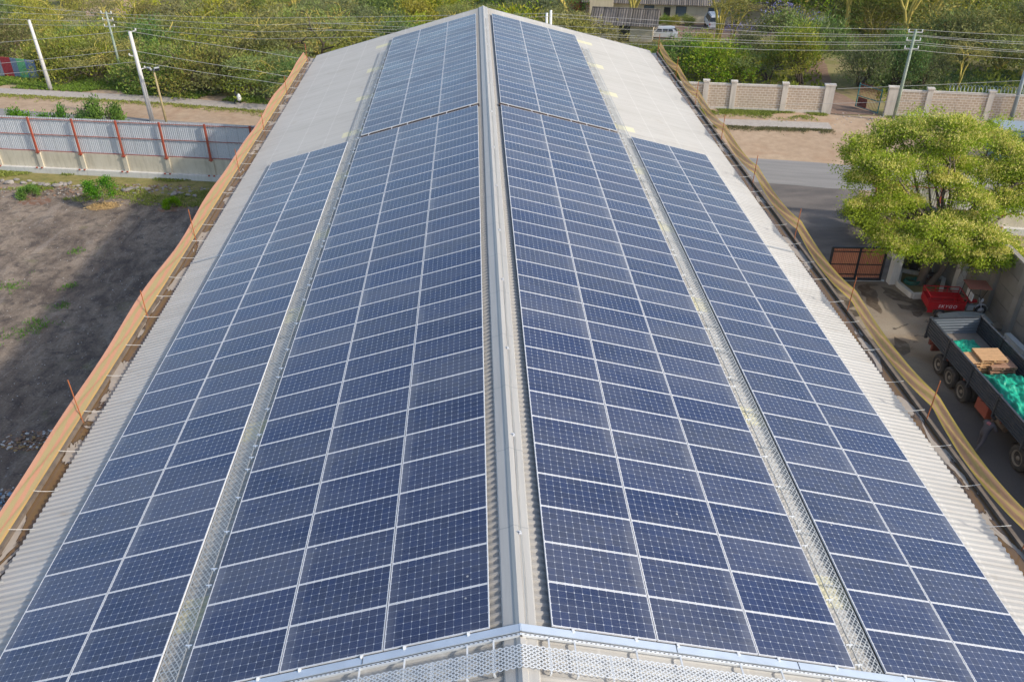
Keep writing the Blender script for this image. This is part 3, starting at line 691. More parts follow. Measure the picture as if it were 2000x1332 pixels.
# the same kind of fence on the street side, right, behind the blossoming tree
fr_,LR=street_fence(24.6,60,'pale sheet fence with red posts partly hidden behind the blossoming tree',[.3,4.2,8.1,12,16,20,24,28,32],M['sheetw'],1,40.6,32.2,1.2,4.1)
# ------------------------------------------------------------------ blockwork wall across the road
def block_wall(a,b,piers,lab,h=2.15,bigends=()):
    a,b=Vector((*a,0)),Vector((*b,0)); L=(b-a).length; root=empty('brick_wall',a,math.atan2(b.y-a.y,b.x-a.x),lab,'wall','blockwork walls across the road')
    o=MB().b2((0,-.09,.28),(L,.09,h)).build('blockwork',M['block'],root)
    MB().b2((0,-.14,-.2),(L,.14,.28)).build('foundation',M['render'],root); MB().b2((0,-.12,h),(L,.12,h+.16)).build('coping',M['render'],root)
    for x in piers:
        w_=.42 if x in bigends else .24
        q=MB(); q.b2((x-w_,-.2,-.2),(x+w_,.2,h+.30)); p=q.build('pier',M['render'],root,bevel=.015)
        q=MB(); q.b2((x-w_-.06,-.26,h+.30),(x+w_+.06,.26,h+.42)); q.build('pier_cap',M['render'],p)
    return root
wa,wb=(20.9-6,65.1+1.15),(30.45,63.25)
def along(a,b,px,py):
    p=pv(px,py,a,b); return (Vector((p.x-a[0],p.y-a[1]))).length
block_wall(wa,wb,[along(wa,wb,x,195) for x in(1376,1430,1530)]+[math.dist(wa,wb)-.35],'left length of blockwork wall across the road, ending at the gateway',2.15,[math.dist(wa,wb)-.35])
wc,wd=(34.9,62.45),(62,56.6)
block_wall(wc,wd,[.45]+[along(wc,wd,x,200) for x in(1812,1932)]+[16.5,21.5,26],'right length of blockwork wall across the road, topped with razor wire',2.15,[.45])
rz=empty('razor_wire',(38,61.8,2.3),0,'coil of razor wire along top of the right blockwork wall','razor wire')
q=MB(); A=Vector((39.5,61.45,2.65)); B=Vector((47.5,59.75,2.65)); n=Vector((.2,.98,0))
q.tube([A+(B-A)*(k/420)+n*(.26*math.cos(k*.42))+Vector((0,0,.26*math.sin(k*.42))) for k in range(421)],.012,4)
o=q.build('coil',M['galv'],None); o.parent=rz; o.matrix_parent_inverse=Matrix.Translation(-Vector(rz.location))
# open gate leaf in the gateway
gt=empty('metal_gate',(34.5,62.7,0),R_(118),'open teal and red barred gate leaf folded back in the gateway across the road','gate')
q=MB()
for z in(.15,1.1,2.1): q.bar((0,0,z),(2.4,0,z),.06)
for x in(0,2.4): q.bar((x,0,.1),(x,0,2.2),.07)
q.build('frame',plain('teal_paint',(.03,.16,.17),.6),gt)
q=MB()
for k in range(1,16): q.bar((k*.15,0,.15),(k*.15,0,2.25),.022)
q.build('bars',plain('red_bars',(.22,.04,.035),.6),gt)
q=MB(); q.b2((1.3,-.02,.2),(2.3,.0,1.0)); q.build('kick_plate',M['chassis'],gt)
# ------------------------------------------------------------------ compound wall on the right
cwp=[(22.95,32.25),(25.05,35.0),(27.0,29.2),(26.75,26.6),(27.3,15),(27.8,-6)]
root=empty('compound_wall',(25.05,35,0),0,'tall grey concrete panel wall closing the right side of truck yard','wall')
inv=Matrix.Translation(-Vector(root.location))
for k in range(1,len(cwp)-1):
    a,b=Vector((*cwp[k],0)),Vector((*cwp[k+1],0)); h=3.65
    t=(b-a).normalized(); n=Vector((-t.y,t.x,0)); 
    nb=3
    for j in range(4):
        z0=j*h/4+(.012 if j else -.2); z1=(j+1)*h/4-.012
        poly=[a-n*.08,b-n*.08,b+n*.08,a+n*.08]; q=MB(); q.prism([(p.x-25.05,p.y-35) for p in poly],z0,z1); q.build('wall_panel',M['panelwall'],root)
    q=MB(); poly=[a-n*.13,b-n*.13,b+n*.13,a+n*.13]; q.prism([(p.x-25.05,p.y-35) for p in poly],h,h+.1); q.build('coping',M['panelwall'],root)
    ln=(b-a).length; m_=max(1,int(ln/4.5))
    for j in range(m_):
        p=a+t*(ln*(j+1)/m_) ; 
        q=MB(); q.box((p.x-25.05-.12,p.y-35,h/2),(.42,.42,h+.05)); q.build('pilaster',M['panelwall'],root,bevel=.01)
p=gp(1867,569); q=MB(); q.box((p.x-25.05,p.y-35,1.75),(.5,.4,3.5)); q.build('pilaster',M['plinth'],root,bevel=.01)
q=MB(); q.prism([(26.2-25.05,26.2-35),(26.5-25.05,26.2-35),(27.0-25.05,8-35),(26.7-25.05,8-35)],0,.3); q.build('kerb',M['plinth'],root)
rw=empty('gate_wall',(22.95,32.25,0),0,'pale concrete pier and short return wall beside the brown gate','wall')
q=MB(); q.b2((-.28,-.22,0),(.22,.22,2.35)); q.build('pier',M['plinth'],rw,bevel=.02)
q=MB(); q.prism([(.2,.1),(2.1,2.65),(2.0,2.85),(.05,.25)],0,2.3); q.build('return_wall',M['panelwall'],rw)
# brown gate
gl_=gp(1612,547); gr_=gp(1719,549); a=Vector((gl_.x,gl_.y,0)); b=Vector((gr_.x,gr_.y,0)); L=(b-a).length
gt=empty('sliding_gate',a,math.atan2(b.y-a.y,b.x-a.x),'brown sheet gate leaf with black frame, closed beside the pale pier','gate')
v,f=corr(L-.1,1.9,.1,.012); mesh('sheet_panel',[(x+.05,y,z+.2) for x,y,z in v],f,M['gate_brown'],gt)
q=MB()
for z,t_ in((.12,.12),(2.1,.1)): q.b2((0,-.06,z-t_/2),(L,.04,z+t_/2))
for x in(.05,L/2+.05,L-.07): q.b2((x-.06,-.065,.18),(x+.06,.045,2.05))
q.build('frame',M['black'],gt)
for z in(.42,1.05,1.85): q=MB(); q.b2((.11,-.05,z-.025),(L-.13,-.015,z+.025)); q.build('cross_bar',M['black'],gt)
q=MB()
for k in range(1,30):
    x=L*k/30
    if abs(x-L/2-.05)>.09: q.b2((x-.004,-.03,.2),(x+.004,-.018,2.05))
q.build('vertical_bars',M['black'],gt)
q=MB(); q.b2((0,-.09,-.0),(L+.2,.07,.055)); q.build('bottom_track',M['galvd'],gt)
# planter kerb, hose, tree
pk=empty('tree_planter',(24.2,31.3,0),0,'low concrete kerb planter at foot of the blossoming tree','planter')
pts=[gp(*p) for p in((1752,559),(1781,583),(1834,581))]; pts=[pts[0],pts[1],pts[2],Vector((25.9,32.2,0)),Vector((23.9,33.4,0))]
q=MB()
for i in range(5):
    a,b=pts[i],pts[(i+1)%5]; q.bar((a.x-24.2,a.y-31.3,.16+.001*i),(b.x-24.2,b.y-31.3,.16+.001*i),.22,.34+.002*i)
q.build('kerb',M['plinth'],pk,bevel=.02)
q=MB(); q.prism([(p.x-24.2,p.y-31.3) for p in pts],.0,.14); q.build('soil',M['soil'],pk)
hs=empty('garden_hose',(23.9,31.9,.15),0,'dark green hose coiled in the planter left of the tree trunk','hose')
q=MB(); q.tube([( (.45+.05*math.sin(k*.37))*math.cos(k*.3),(.32+.05*math.cos(k*.5))*math.sin(k*.3),.05+k*.0016) for k in range(130)],.022,5); q.build('coil',M['hose'],hs)
def rubble(name,c,rx,ry,n,smin,smax,mats,label,cat,seed,flat=.6,z=0):
    rg=random.Random(seed); q=MB()
    for i in range(n):
        a=rg.uniform(0,6.28); r=math.sqrt(rg.random()); s=rg.uniform(smin,smax); q.cur=rg.randrange(len(mats))
        M3=Matrix.Rotation(rg.uniform(0,6.28),3,'Z')@Matrix.Rotation(rg.uniform(-.6,.6),3,'X')
        q.box((c[0]+rx*r*math.cos(a),c[1]+ry*r*math.sin(a),z+s*.2+rg.random()*.1*(1-r)),(s*rg.uniform(.7,1.5),s,s*flat*rg.uniform(.3,1)),M3)
    o=q.build(name,mats); return tag(o,label,cat,kind='stuff')
white_bits=plain('pale_scraps',(.55,.52,.48),.9); brown_bits=plain('brown_scraps',(.28,.17,.11),.9); blue_bits=plain('blue_scraps',(.2,.3,.4),.8)
rubble('rubbish_heap',gp(62,860),1.35,.75,230,.03,.12,[white_bits,brown_bits,M['straw'],M['redsoil'],brown_bits],'heap of pale rubble and plastic scraps on the dark yard','rubbish',4)
rubble('rubbish_heap',gp(8,985),.9,1.0,200,.04,.15,[white_bits,brown_bits,brown_bits,blue_bits],'small brown heap of scraps at left edge of yard','rubbish',5)
rubble('yard_litter',(-26,30,0),15,20,1900,.02,.05,[white_bits,brown_bits,brown_bits,M['stone']],'tiny pale scraps strewn over the sooty yard','litter',6)
rubble('planter_rubble',(24.9,32.1,0),.8,.5,60,.08,.25,[M['chassis'],M['stone'],brown_bits,M['hose']],'bits of rubble and hose under the tree','rubble',7,z=.14)
rubble('verge_litter',(33,61.6,0),9,1.6,60,.04,.12,[white_bits],'white litter scattered on the verge by the gateway','litter',8)
# loose stones in a row along the grass strip
rg=random.Random(11); stones=[]
def stone(c,s,rg,lab):
    bm=bmesh.new(); bmesh.ops.create_icosphere(bm,subdivisions=2,radius=1)
    ax=[Vector((rg.uniform(-1,1),rg.uniform(-1,1),rg.uniform(-1,1))).normalized() for _ in range(15)]
    for v in bm.verts:
        k=1
        for a in ax: k=min(k,.62/max(.05,v.co.normalized().dot(a))) if v.co.normalized().dot(a)>.62 else k
        v.co=Vector((v.co.x*k*s*rg.uniform(.96,1.04)*1.2,v.co.y*k*s*.85,v.co.z*k*s*.62))
    me=bpy.data.meshes.new('stone'); bm.to_mesh(me); bm.free(); me.materials.append(M['stone'])
    o=bpy.data.objects.new('stone',me); COL.objects.link(o); o.location=(c.x,c.y,s*.28); o.rotation_euler=(rg.uniform(-.2,.2),rg.uniform(-.2,.2),rg.uniform(0,6))
    tag(o,lab,'stone','stones in the row between yard and grass strip'); return o
xs_=[5,18,32,46,58,66,75,83,92,101,110,120,128,137,145,154,230,243,250,258,268,278,290,298,308,318,330,341,350,357,366,374,381]
for i,x in enumerate(xs_):
    y=355+(x/390)*26+rg.uniform(-5,5); c=gp(x,y); s=rg.uniform(.13,.34) if x<300 else rg.uniform(.11,.24)
    if x in(18,110,250,341): s=.38
    if x<160: lab='stone in the row left of the small green tree, %s from the left'%ORD[i+1]
    else: lab='stone in the row right of the small green tree, %s from that tree'%ORD[i-15]
    stone(c,s,rg,lab)
rubble('gravel',(-29,48.6,0),9,1.2,500,.04,.16,[M['stone'],brown_bits],'small stones and chips along the edge of grass strip','gravel',9)
# ------------------------------------------------------------------ truck trailer
TX0,TX1=21.3,23.82; TY0,TY1=9.0,24.95; TB,TT=1.14,2.06
tk=empty('truck_trailer',(22.55,17,0),0,'long dark-sided truck bed loaded with pallets and green tarpaulin','truck trailer')
TI=Matrix.Translation(-Vector((22.55,17,0)))
def lx(x): return x-22.55
def ly(y): return y-17
q=MB(); q.b2((lx(TX0)+.03,ly(TY0),TB-.02),(lx(TX1)-.03,ly(TY1)-.03,TB+.06)); q.build('floor',plain('worn_floor',(.27,.22,.17),.9,0,.4,3),tk)
def ribbed(n,L,H,amp=.045):
    """horizontally ribbed drop side, local x length, z height"""
    prof=[]; 
    for k in range(n):
        z=H*k/n; dz=H/n; prof+=[(z,0),(z+dz*.18,0),(z+dz*.34,amp),(z+dz*.70,amp),(z+dz*.86,0)]
    prof.append((H,0)); v=[];f=[]
    for x in(0,L):
        for z,y in prof: v.append((x,y,z))
        for z,y in prof: v.append((x,y-.03,z))
    m_=len(prof)
    for i in range(m_-1):
        f.append((i,i+1,2*m_+i+1,2*m_+i)); f.append((m_+i,3*m_+i,3*m_+i+1,m_+i+1))
    f.append((m_-1,2*m_-1,4*m_-1,3*m_-1)); f.append((0,2*m_,3*m_,m_))
    return v,f
segs=[(24.93,22.95),(22.85,20.75),(20.65,18.55),(18.45,16.3),(16.2,14.0),(13.9,11.7),(11.6,9.0)]
for sx,X in((-1,TX0),(1,TX1)):
    for y1,y0 in segs:
        v,f=ribbed(6,y1-y0,TT-TB); 
        o=mesh('drop_side',[(lx(X)+sx*(y),ly(y0)+x,TB+z) for x,y,z in v],f,M['truckside'],tk)
        q=MB(); q.b2((lx(X)-.05,ly(y0)+.0,TT),(lx(X)+.05,ly(y1),TT+.05)); q.build('top_rail',plain('blue_edge_rail',(.05,.08,.13),.4) if 'be' not in M else M['be'],tk) if False else q.build('top_rail',M['truckside'],tk)
    for y in [24.93]+[(segs[i][1]+segs[i+1][0])/2 for i in range(6)]:
        q=MB(); q.b2((lx(X)-.075,ly(y)-.05,TB-.18),(lx(X)+.075,ly(y)+.05,TT+.1)); q.build('stake',M['truckside'],tk,bevel=.008)
v,f=ribbed(6,TX1-TX0-.16,TT-TB); mesh('end_board',[(lx(TX0)+.08+x,ly(TY1)-.05-y,TB+z) for x,y,z in v],f,plain('grey_end_board',(.17,.19,.21),.5,.1,.2,3),tk)
q=MB(); q.b2((lx(TX0)+.08,ly(TY1)-.09,TT),(lx(TX1)-.08,ly(TY1)-.01,TT+.05)); q.build('top_rail',M['truckside'],tk)
q=MB()
for x in(-.45,.45): q.b2((x-.07,ly(TY0),TB-.38),(x+.07,ly(TY1)-.1,TB-.02))
q.b2((lx(TX0)+.2,ly(24.75),TB-.5),(lx(TX1)-.2,ly(24.9),TB-.22))
for y in np.arange(10,24.5,1.6): q.b2((lx(TX0)+.05,ly(y)-.05,TB-.14),(lx(TX1)-.05,ly(y)+.05,TB-.022))
q.build('chassis',M['chassis'],tk)
q=MB(); q.b2((lx(21.5),ly(24.45),.45),(lx(23.6),ly(24.6),.85)); q.build('rear_bumper',M['chassis'],tk,bevel=.02)
wheelpos=[(23.25,.50),(22.15,.50),(21.02,.50),(16.25,.56),(14.98,.56)]
wm=None
for y,r in wheelpos:
    q=MB(); q.bar((-1.2,ly(y),r),(1.2,ly(y),r),.13); q.build('axle',M['black'],tk)
    for side in(-1,1):
        for k in(0,1):
            cx_=side*(1.16-.32*k); ax=(side,0,0)
            q=MB(); q.lathe((cx_-side*.14,ly(y),r),ax,[(0,r*.58),(0,r*.88),(.03,r*.97),(.06,r),(.22,r),(.25,r*.97),(.28,r*.88),(.285,r*.62),(.22,r*.58)],32)
            wo=q.build('wheel',M['rubber'],tk,True)
            if k==0:
                q=MB(); q.lathe((cx_-side*.14,ly(y),r),ax,[(.20,r*.60),(.275,r*.62),(.285,r*.56),(.19,r*.50),(.12,r*.36),(.11,r*.22),(.20,r*.20),(.26,r*.15),(.27,.02)],28); q.build('rim',M['rim'],wo,True)
                q=MB()
                for j in range(8): g=j*math.pi/4; q.box((cx_-side*.14+side*.13,ly(y)+r*.29*math.cos(g),r+r*.29*math.sin(g)),(.03,.035,.035))
                q.build('wheel_nuts',M['rim'],wo)
q=MB()
for k in range(9):
    g0=math.pi*(.12+k*.085); g1=math.pi*(.12+(k+1)*.085)
    q.add([(x,ly(16.25)+.66*math.cos(g),.6+.66*math.sin(g)) for g in(g0,g1) for x in(-1.3,-.8)],[(0,1,3,2)])
q.build('mudguard',M['rubber'],tk)
q=MB(); q.b2((lx(21.45),ly(19.1),.35),(lx(22.1),ly(20.05),.95)); q.build('toolbox',plain('red_brown_box',(.30,.075,.045),.6,0,.25,3),tk,bevel=.02)
q=MB(); q.lathe((lx(21.75),ly(17.95),.72),(0,1,0),[(0,.1),(.03,.22),(.9,.22),(.93,.1)],20); q.build('air_tank',plain('brown_tank',(.14,.10,.07),.7),tk,True)
# load: pallets
def pallet(c,rz,lab,mat,w_=1.15,l_=.95,tilt=0):
    e=empty('pallet',c,rz,lab,'pallet','timber pallets on the truck bed'); e.rotation_euler=(tilt,0,rz)
    q=MB(); rg=random.Random(int(c[0]*100+c[2]*1000)); n=8
    for i in range(n): x=-l_/2+(i+.5)*l_/n; q.box((0,x,.12),(w_,l_/n-.012,.018))
    q.build('deck_boards',mat,e)
    q=MB()
    for x in(-w_/2+.05,0,w_/2-.05): q.box((x,0,.065),(.09,l_,.085))
    q.build('bearers',mat,e)
    q=MB()
    for y in(-l_/2+.05,0,l_/2-.05): q.box((0,y,.012),(w_,.09,.018))
    q.build('base_boards',mat,e); return e
fl=TB+.06
for st,(x,y,n,rz,m_,nm) in enumerate([(21.98,21.75,5,.04,M['timber'],'left stack near the bed side'),(23.02,21.55,4,-.05,M['timber2'],'right stack by the far bed side')]):
    for k in range(n):
        pallet((x+.02*math.sin(k*5+st),y+.02*math.cos(k*3),fl+k*.132),rz+.03*math.sin(k*2.3),'timber pallet in the %s, %s from the floor'%(nm,ORD[k+1]),m_)
pallet((22.62,21.8,fl+5*.132),-.04,'pale timber pallet lying on top across both stacks',M['timber'],1.2,1.05)
# green tarpaulin: crumpled sheet
def tarp(name,x0,x1,y0,y1,base,h,seed,label,nx=70,ny=150,pw=.22):
    from mathutils import noise as N
    v=[];f=[]
    for j in range(ny+1):
        for i in range(nx+1):
            x=x0+(x1-x0)*i/nx; y=y0+(y1-y0)*j/ny; e=min(i,nx-i)/nx*2; g=min(j,ny-j)/ny*2
            p=Vector((x*1.3+seed,y*.9,seed)); r=1-abs(N.noise(p*1.1)); r2=1-abs(N.noise(p*2.6+Vector((4,1,2)))); r3=N.noise(p*6)
            z=base+h*min(1,(e*3.2))**.6*min(1,g*6)**.6*(.45+.55*r)+pw*.85*(r2-.75)+.09*(.6-abs(N.noise(p*5.2+Vector((9,2,1)))))+.05*r3
            v.append((x,y,max(z,base-.02)))
    for j in range(ny):
        for i in range(nx): a=j*(nx+1)+i; f.append((a,a+1,a+nx+2,a+nx+1))
    return tag(mesh(name,v,f,M['tarp'],None,True),label,'tarpaulin')
tarp('tarpaulin',21.42,23.68,9.2,21.05,fl,.75,3.3,'crumpled green tarpaulin covering the load on the truck bed')
tarp('netting_heap',21.6,23.3,22.9,24.2,fl,.05,9.1,'small heap of green netting at the far end of truck bed',40,40,.07)
# ------------------------------------------------------------------ people
def person(joints,rad,loc,rz,label,mats,extra):
    """one continuous skinned body, local z up, facing -y"""
    names=list(joints); v=[Vector(joints[n]) for n in names]; E=[]
    ch=[('pelvis','waist'),('waist','chest'),('chest','neck'),('neck','head0'),('head0','head1')]
    for s in'LR': ch+=[('pelvis','hip'+s),('hip'+s,'knee'+s),('knee'+s,'ankle'+s),('ankle'+s,'toe'+s),('chest','sh'+s),('sh'+s,'elb'+s),('elb'+s,'wri'+s),('wri'+s,'palm'+s)]
    for s in'LR':
        for k in range(5):
            names.append('f%d%s'%(k,s)); w_=Vector(joints['palm'+s]); d=(w_-Vector(joints['wri'+s])).normalized(); sd_=d.cross(Vector((0,1,0))).normalized()
            off=(sd_*(.034*(k-1.5)/1.5)+d*(.075-.008*abs(k-1.5))) if k<4 else (d.cross(sd_)*.04+d*.02)
            joints['f%d%s'%(k,s)]=tuple(w_+off); v.append(w_+off); ch.append(('palm'+s,'f%d%s'%(k,s)))
    E=[(names.index(a),names.index(b)) for a,b in ch]
    me=bpy.data.meshes.new('body'); me.from_pydata(v,E,[]); o=bpy.data.objects.new('person',me); COL.objects.link(o)
    md=o.modifiers.new('s','SKIN'); ms=o.modifiers.new('u','SUBSURF'); ms.levels=ms.render_levels=1
    for i,n in enumerate(names):
        r=rad.get(n.rstrip('LR') if n[-1] in'LR' else n,.009 if n[0]=='f' else .05); me.skin_vertices[0].data[i].radius=(r,r) if not isinstance(r,tuple) else r
    me.skin_vertices[0].data[0].use_root=True
    bpy.context.view_layer.update(); dg=bpy.context.evaluated_depsgraph_get(); nm=bpy.data.meshes.new_from_object(o.evaluated_get(dg)); o.modifiers.clear(); o.data=nm
    nm.materials.clear(); 
    for mm in mats: nm.materials.append(mm)
    jp={n:Vector(joints[n]) for n in names}
    for p in nm.polygons:
        c=p.center; best=min(jp,key=lambda n:(jp[n]-c).length)
        b=best.rstrip('LR') if best[-1] in 'LR' else best
        p.material_index= 0 if b in('head0','head1','neck','palm','wri') or b[0]=='f' else (1 if b in('waist','chest','sh','elb') else (3 if b in('ankle','toe') and len(mats)>3 and c.z<.09 else 2))
        p.use_smooth=True
    o.location=loc; o.rotation_euler=(0,0,rz); tag(o,label,'person'); 
    h=jp['head1']; hd=jp['head0']
    q=MB()
    q.lathe(hd+(h-hd)*.35+Vector((0,.012,0)),(h-hd),[(.0,.098),(.05,.104),(.09,.088),(.12,.05),(.13,.01)],14); hb=q.build('hair',M['hair'],o,True)
    q=MB(); c=hd+(h-hd)*.45+Vector((0,-.088,0)); q.box(c+Vector((0,-.01,-.02)),(.025,.03,.04))
    for s in(-1,1): q.box(Vector((hd.x+s*.09,hd.y,c.z-.01)),(.02,.04,.055))
    q.build('nose_and_ears',mats[0],o)
    q=MB()
    for s in(-1,1): q.box(c+Vector((s*.032,.0,.02)),(.022,.012,.012))
    q.box(c+Vector((0,-.002,-.062)),(.045,.012,.01)); q.build('eyes_and_mouth',M['hair'],o)
    return o
RAD=dict(pelvis=(.17,.14),waist=(.16,.13),chest=(.19,.14),neck=.055,head0=(.085,.095),head1=(.07,.08),hip=.115,knee=.088,ankle=.068,toe=.045,sh=.08,elb=.062,wri=.035,palm=(.035,.02))
J1=dict(pelvis=(0,0,.92),waist=(0,0,1.08),chest=(0,-.03,1.32),neck=(0,-.04,1.48),head0=(0,-.06,1.58),head1=(0,-.06,1.70),
 hipL=(.1,0,.88),kneeL=(.11,-.16,.50),ankleL=(.11,-.22,.09),toeL=(.12,-.38,.04),hipR=(-.1,0,.88),kneeR=(-.11,.06,.48),ankleR=(-.11,.30,.14),toeR=(-.12,.20,.04),
 shL=(.2,-.02,1.40),elbL=(.27,.06,1.14),wriL=(.28,-.05,.90),palmL=(.28,-.09,.83),shR=(-.2,-.02,1.40),elbR=(-.28,-.08,1.14),wriR=(-.26,-.24,.95),palmR=(-.25,-.29,.89))
c=gp(464,204); pd=person(dict(J1),RAD,(c.x,c.y,.05),R_(80),'person in dark clothes walking on the far footpath with a pale bag',[M['skin'],M['cloth_d'],M['cloth_d'],M['rubber']],None); pd.scale=(.82,.82,.80)
bg_=MB(); bg_.lathe((0,0,0),(0,0,1),[(-.32,.02),(-.30,.16),(-.1,.21),(.12,.19),(.26,.10),(.33,.03)],14); bo=bg_.build('bag',M['white'],None,True); bo.location=(c.x+.32,c.y-.30,.72); bo.scale=(1,.75,1); tag(bo,'bulging white bag carried by the person on footpath','bag')
J2=dict(pelvis=(0,0,.86),waist=(0,-.06,1.0),chest=(0,-.18,1.21),neck=(0,-.26,1.34),head0=(0,-.33,1.41),head1=(0,-.38,1.52),
 hipL=(.1,0,.83),kneeL=(.13,-.16,.46),ankleL=(.14,-.10,.09),toeL=(.15,-.26,.04),hipR=(-.1,0,.83),kneeR=(-.14,.18,.47),ankleR=(-.16,.52,.13),toeR=(-.17,.42,.04),
 shL=(.2,-.20,1.28),elbL=(.30,-.30,1.04),wriL=(.26,-.50,.92),palmL=(.25,-.57,.90),shR=(-.2,-.18,1.28),elbR=(-.33,-.22,1.05),wriR=(-.30,-.42,.95),palmR=(-.29,-.49,.93))
c=gp(1912,873); pd=person(dict(J2),RAD,(c.x,c.y,0),R_(118),'person in grey overalls striding and leaning in beside the truck wheels',[M['skin'],M['cloth_g'],M['cloth_g'],M['rubber']],None); pd.scale=(1.0,1.0,.95)
q=MB(); q.lathe((0,-.2,1.21),(0,-.3,1),[(0,.165),(.08,.15),(.13,.10)],14); o=q.build('shoulder_patch',M['pink'],pd,True)
# ------------------------------------------------------------------ three-wheeler
tw=empty('cargo_tricycle',(24.2,28.85,0),R_(-9),'red three-wheeled cargo motorcycle with canopy parked behind the truck bed','motor tricycle')
rd=M['red']
q=MB(); q.b2((-1.0,-.62,.52),(.85,.62,.57)); q.build('bed_floor',rd,tw)
q=MB()
for y in(-.62,.62): q.b2((-1.0,y-.015,.57),(.85,y+.015,.95))
for x in(-1.0,.85): q.b2((x-.015,-.60,.57),(x+.015,.60,.95))
q.prism([(-1.0,-.637),(-.72,-.637),(-.72,-.607),(-1.0,-.607)],.33,.52)
q.build('bed_sides',rd,tw)
q=MB()
for y in(-.62,.62):
    for z in(1.05,1.28): q.bar((-1.0,y,z),(.85,y,z),.035)
    for x in(-1.0,-.38,.24,.85): q.bar((x,y,.95),(x,y,1.28),.03)
for x in(-1.0,.85): q.bar((x,-.62,1.28),(x,.62,1.28),.035)
q.build('bed_rails',rd,tw)
for x,y in((-.35,-.60),(-.35,.60)):
    q=MB(); q.lathe((x,y-.07,.28),(0,1,0),[(0,.16),(0,.25),(.03,.28),(.11,.28),(.14,.25),(.14,.16)],24); wo=q.build('wheel',M['rubber'],tw,True)
    q=MB(); q.lathe((x,y-.075,.28),(0,1,0),[(0,.16),(.05,.10),(.15,.16)],20); q.build('rim',M['rim'],wo,True)
q=MB(); q.lathe((1.95,-.05,.29),(0,1,0),[(0,.17),(0,.26),(.02,.29),(.08,.29),(.1,.26),(.1,.17)],24); wo=q.build('wheel',M['rubber'],tw,True)
q=MB(); q.lathe((1.95,-.055,.29),(0,1,0),[(0,.17),(.055,.05),(.11,.17)],20); q.build('rim',M['alu'],wo,True)
q=MB(); q.tube([(1.95,.12,.29),(1.82,.12,.75),(1.74,.12,.98)],.022,8); q.tube([(1.95,-.12,.29),(1.82,-.12,.75),(1.74,-.12,.98)],.022,8); q.build('fork',M['alu'],tw)
q=MB(); q.tube([(1.60,-.38,1.02),(1.72,-.2,1.05),(1.76,0,1.03),(1.72,.2,1.05),(1.60,.38,1.02)],.017,8); q.build('handlebar',M['black'],tw)
q=MB(); q.lathe((1.80,0,.90),(1,0,-.1),[(0,.04),(.02,.09),(.1,.11),(.12,.10)],16); q.build('headlight',M['alu'],tw,True)
q=MB()
q.add([(1.2,-.13,.70),(1.66,-.09,.78),(1.66,.09,.78),(1.2,.13,.70),(1.25,-.10,.90),(1.6,-.08,.93),(1.6,.08,.93),(1.25,.10,.90)],[(0,3,2,1),(4,5,6,7),(0,1,5,4),(1,2,6,5),(2,3,7,6),(3,0,4,7)]); q.build('fuel_tank',rd,tw,bevel=.03)
q=MB(); q.b2((.92,-.14,.70),(1.22,.14,.78)); q.build('seat',M['black'],tw,bevel=.03)
q=MB(); q.b2((1.18,-.13,.30),(1.52,.13,.62)); q.bar((.85,0,.5),(1.7,0,.55),.07); q.build('engine',M['galvd'],tw)
q=MB()
for k in range(7):
    g0=math.pi*(.1+k*.11); g1=math.pi*(.1+(k+1)*.11); q.add([(1.95+.35*math.cos(g),y,.30+.35*math.sin(g)) for g in(g0,g1) for y in(-.08,.08)],[(0,1,3,2)])
q.build('front_mudguard',M['alu'],tw)
q=MB(); q.b2((.83,-.52,1.78),(2.0,.52,1.82)); q.build('canopy',plain('faded_red_canopy',(.33,.115,.075),.8,0,.2,3),tw,bevel=.015)
for y in(-.45,.45):
    q=MB(); q.bar((.87,y,.95),(.95,y,1.78),.028); q.build('canopy_post',M['black'],tw); q=MB(); q.bar((1.75,y*.3,1.0),(1.8,y,1.78),.024); q.build('canopy_post',M['black'],tw)
q=MB(); q.b2((1.15,-.42,1.0),(1.19,.42,1.4)); q.build('windscreen',M['white'],tw)
cu=bpy.data.curves.new('t','FONT'); cu.body='SKYGO'; cu.size=.25; cu.extrude=.003; cu.align_x='CENTER'; cu.space_character=1.25; cu.shear=.25
to=bpy.data.objects.new('t',cu); COL.objects.link(to); bpy.context.view_layer.update()
me=bpy.data.meshes.new_from_object(to.evaluated_get(bpy.context.evaluated_depsgraph_get())); bpy.data.objects.remove(to)
me.materials.clear(); me.materials.append(M['white']); lo=bpy.data.objects.new('lettering',me); COL.objects.link(lo); lo.parent=tw; lo.location=(-.05,-.643,.66); lo.rotation_euler=(R_(90),0,0)
# odd things in the yard
tb=empty('steel_tub',(24.25,26.75,0),R_(-4),'dark blue steel tub under a curved grey board beyond the truck bed','tub')
q=MB(); q.prism([(-1.15,-.45),(1.15,-.45),(1.05,.5),(-1.05,.5)],.05,.78); q.build('tub_body',plain('dark_blue_steel',(.02,.04,.09),.5),tb,bevel=.03)
v=[];f=[]
for i in range(13):
    x=-1.25+i*2.5/12
    for y,k in((-.5,0),(.55,1)):
        for dz in(0,.03): v.append((x,y+.08*math.sin(x),.80+.16*(1-(x/1.3)**2)+dz))
for i in range(12): a=i*4; b=a+4; f+=[(a,a+2,b+2,b),(a+1,b+1,b+3,a+3),(a,b,b+1,a+1),(a+2,a+3,b+3,b+2)]
mesh('board',v,f,plain('grey_board',(.20,.21,.19),.85,0,.4,3),tb)
q=MB(); q.lathe((0,0,0),(0,0,1),[(0,.28),(.02,.30),(.28,.31),(.30,.325),(.32,.31),(.58,.31),(.60,.325),(.62,.31),(.85,.30),(.86,.27)],22)
o=q.build('oil_drum',M['black'],None,True); o.location=(24.75,23.4,0); tag(o,'black drum standing between the truck bed and right wall','drum')
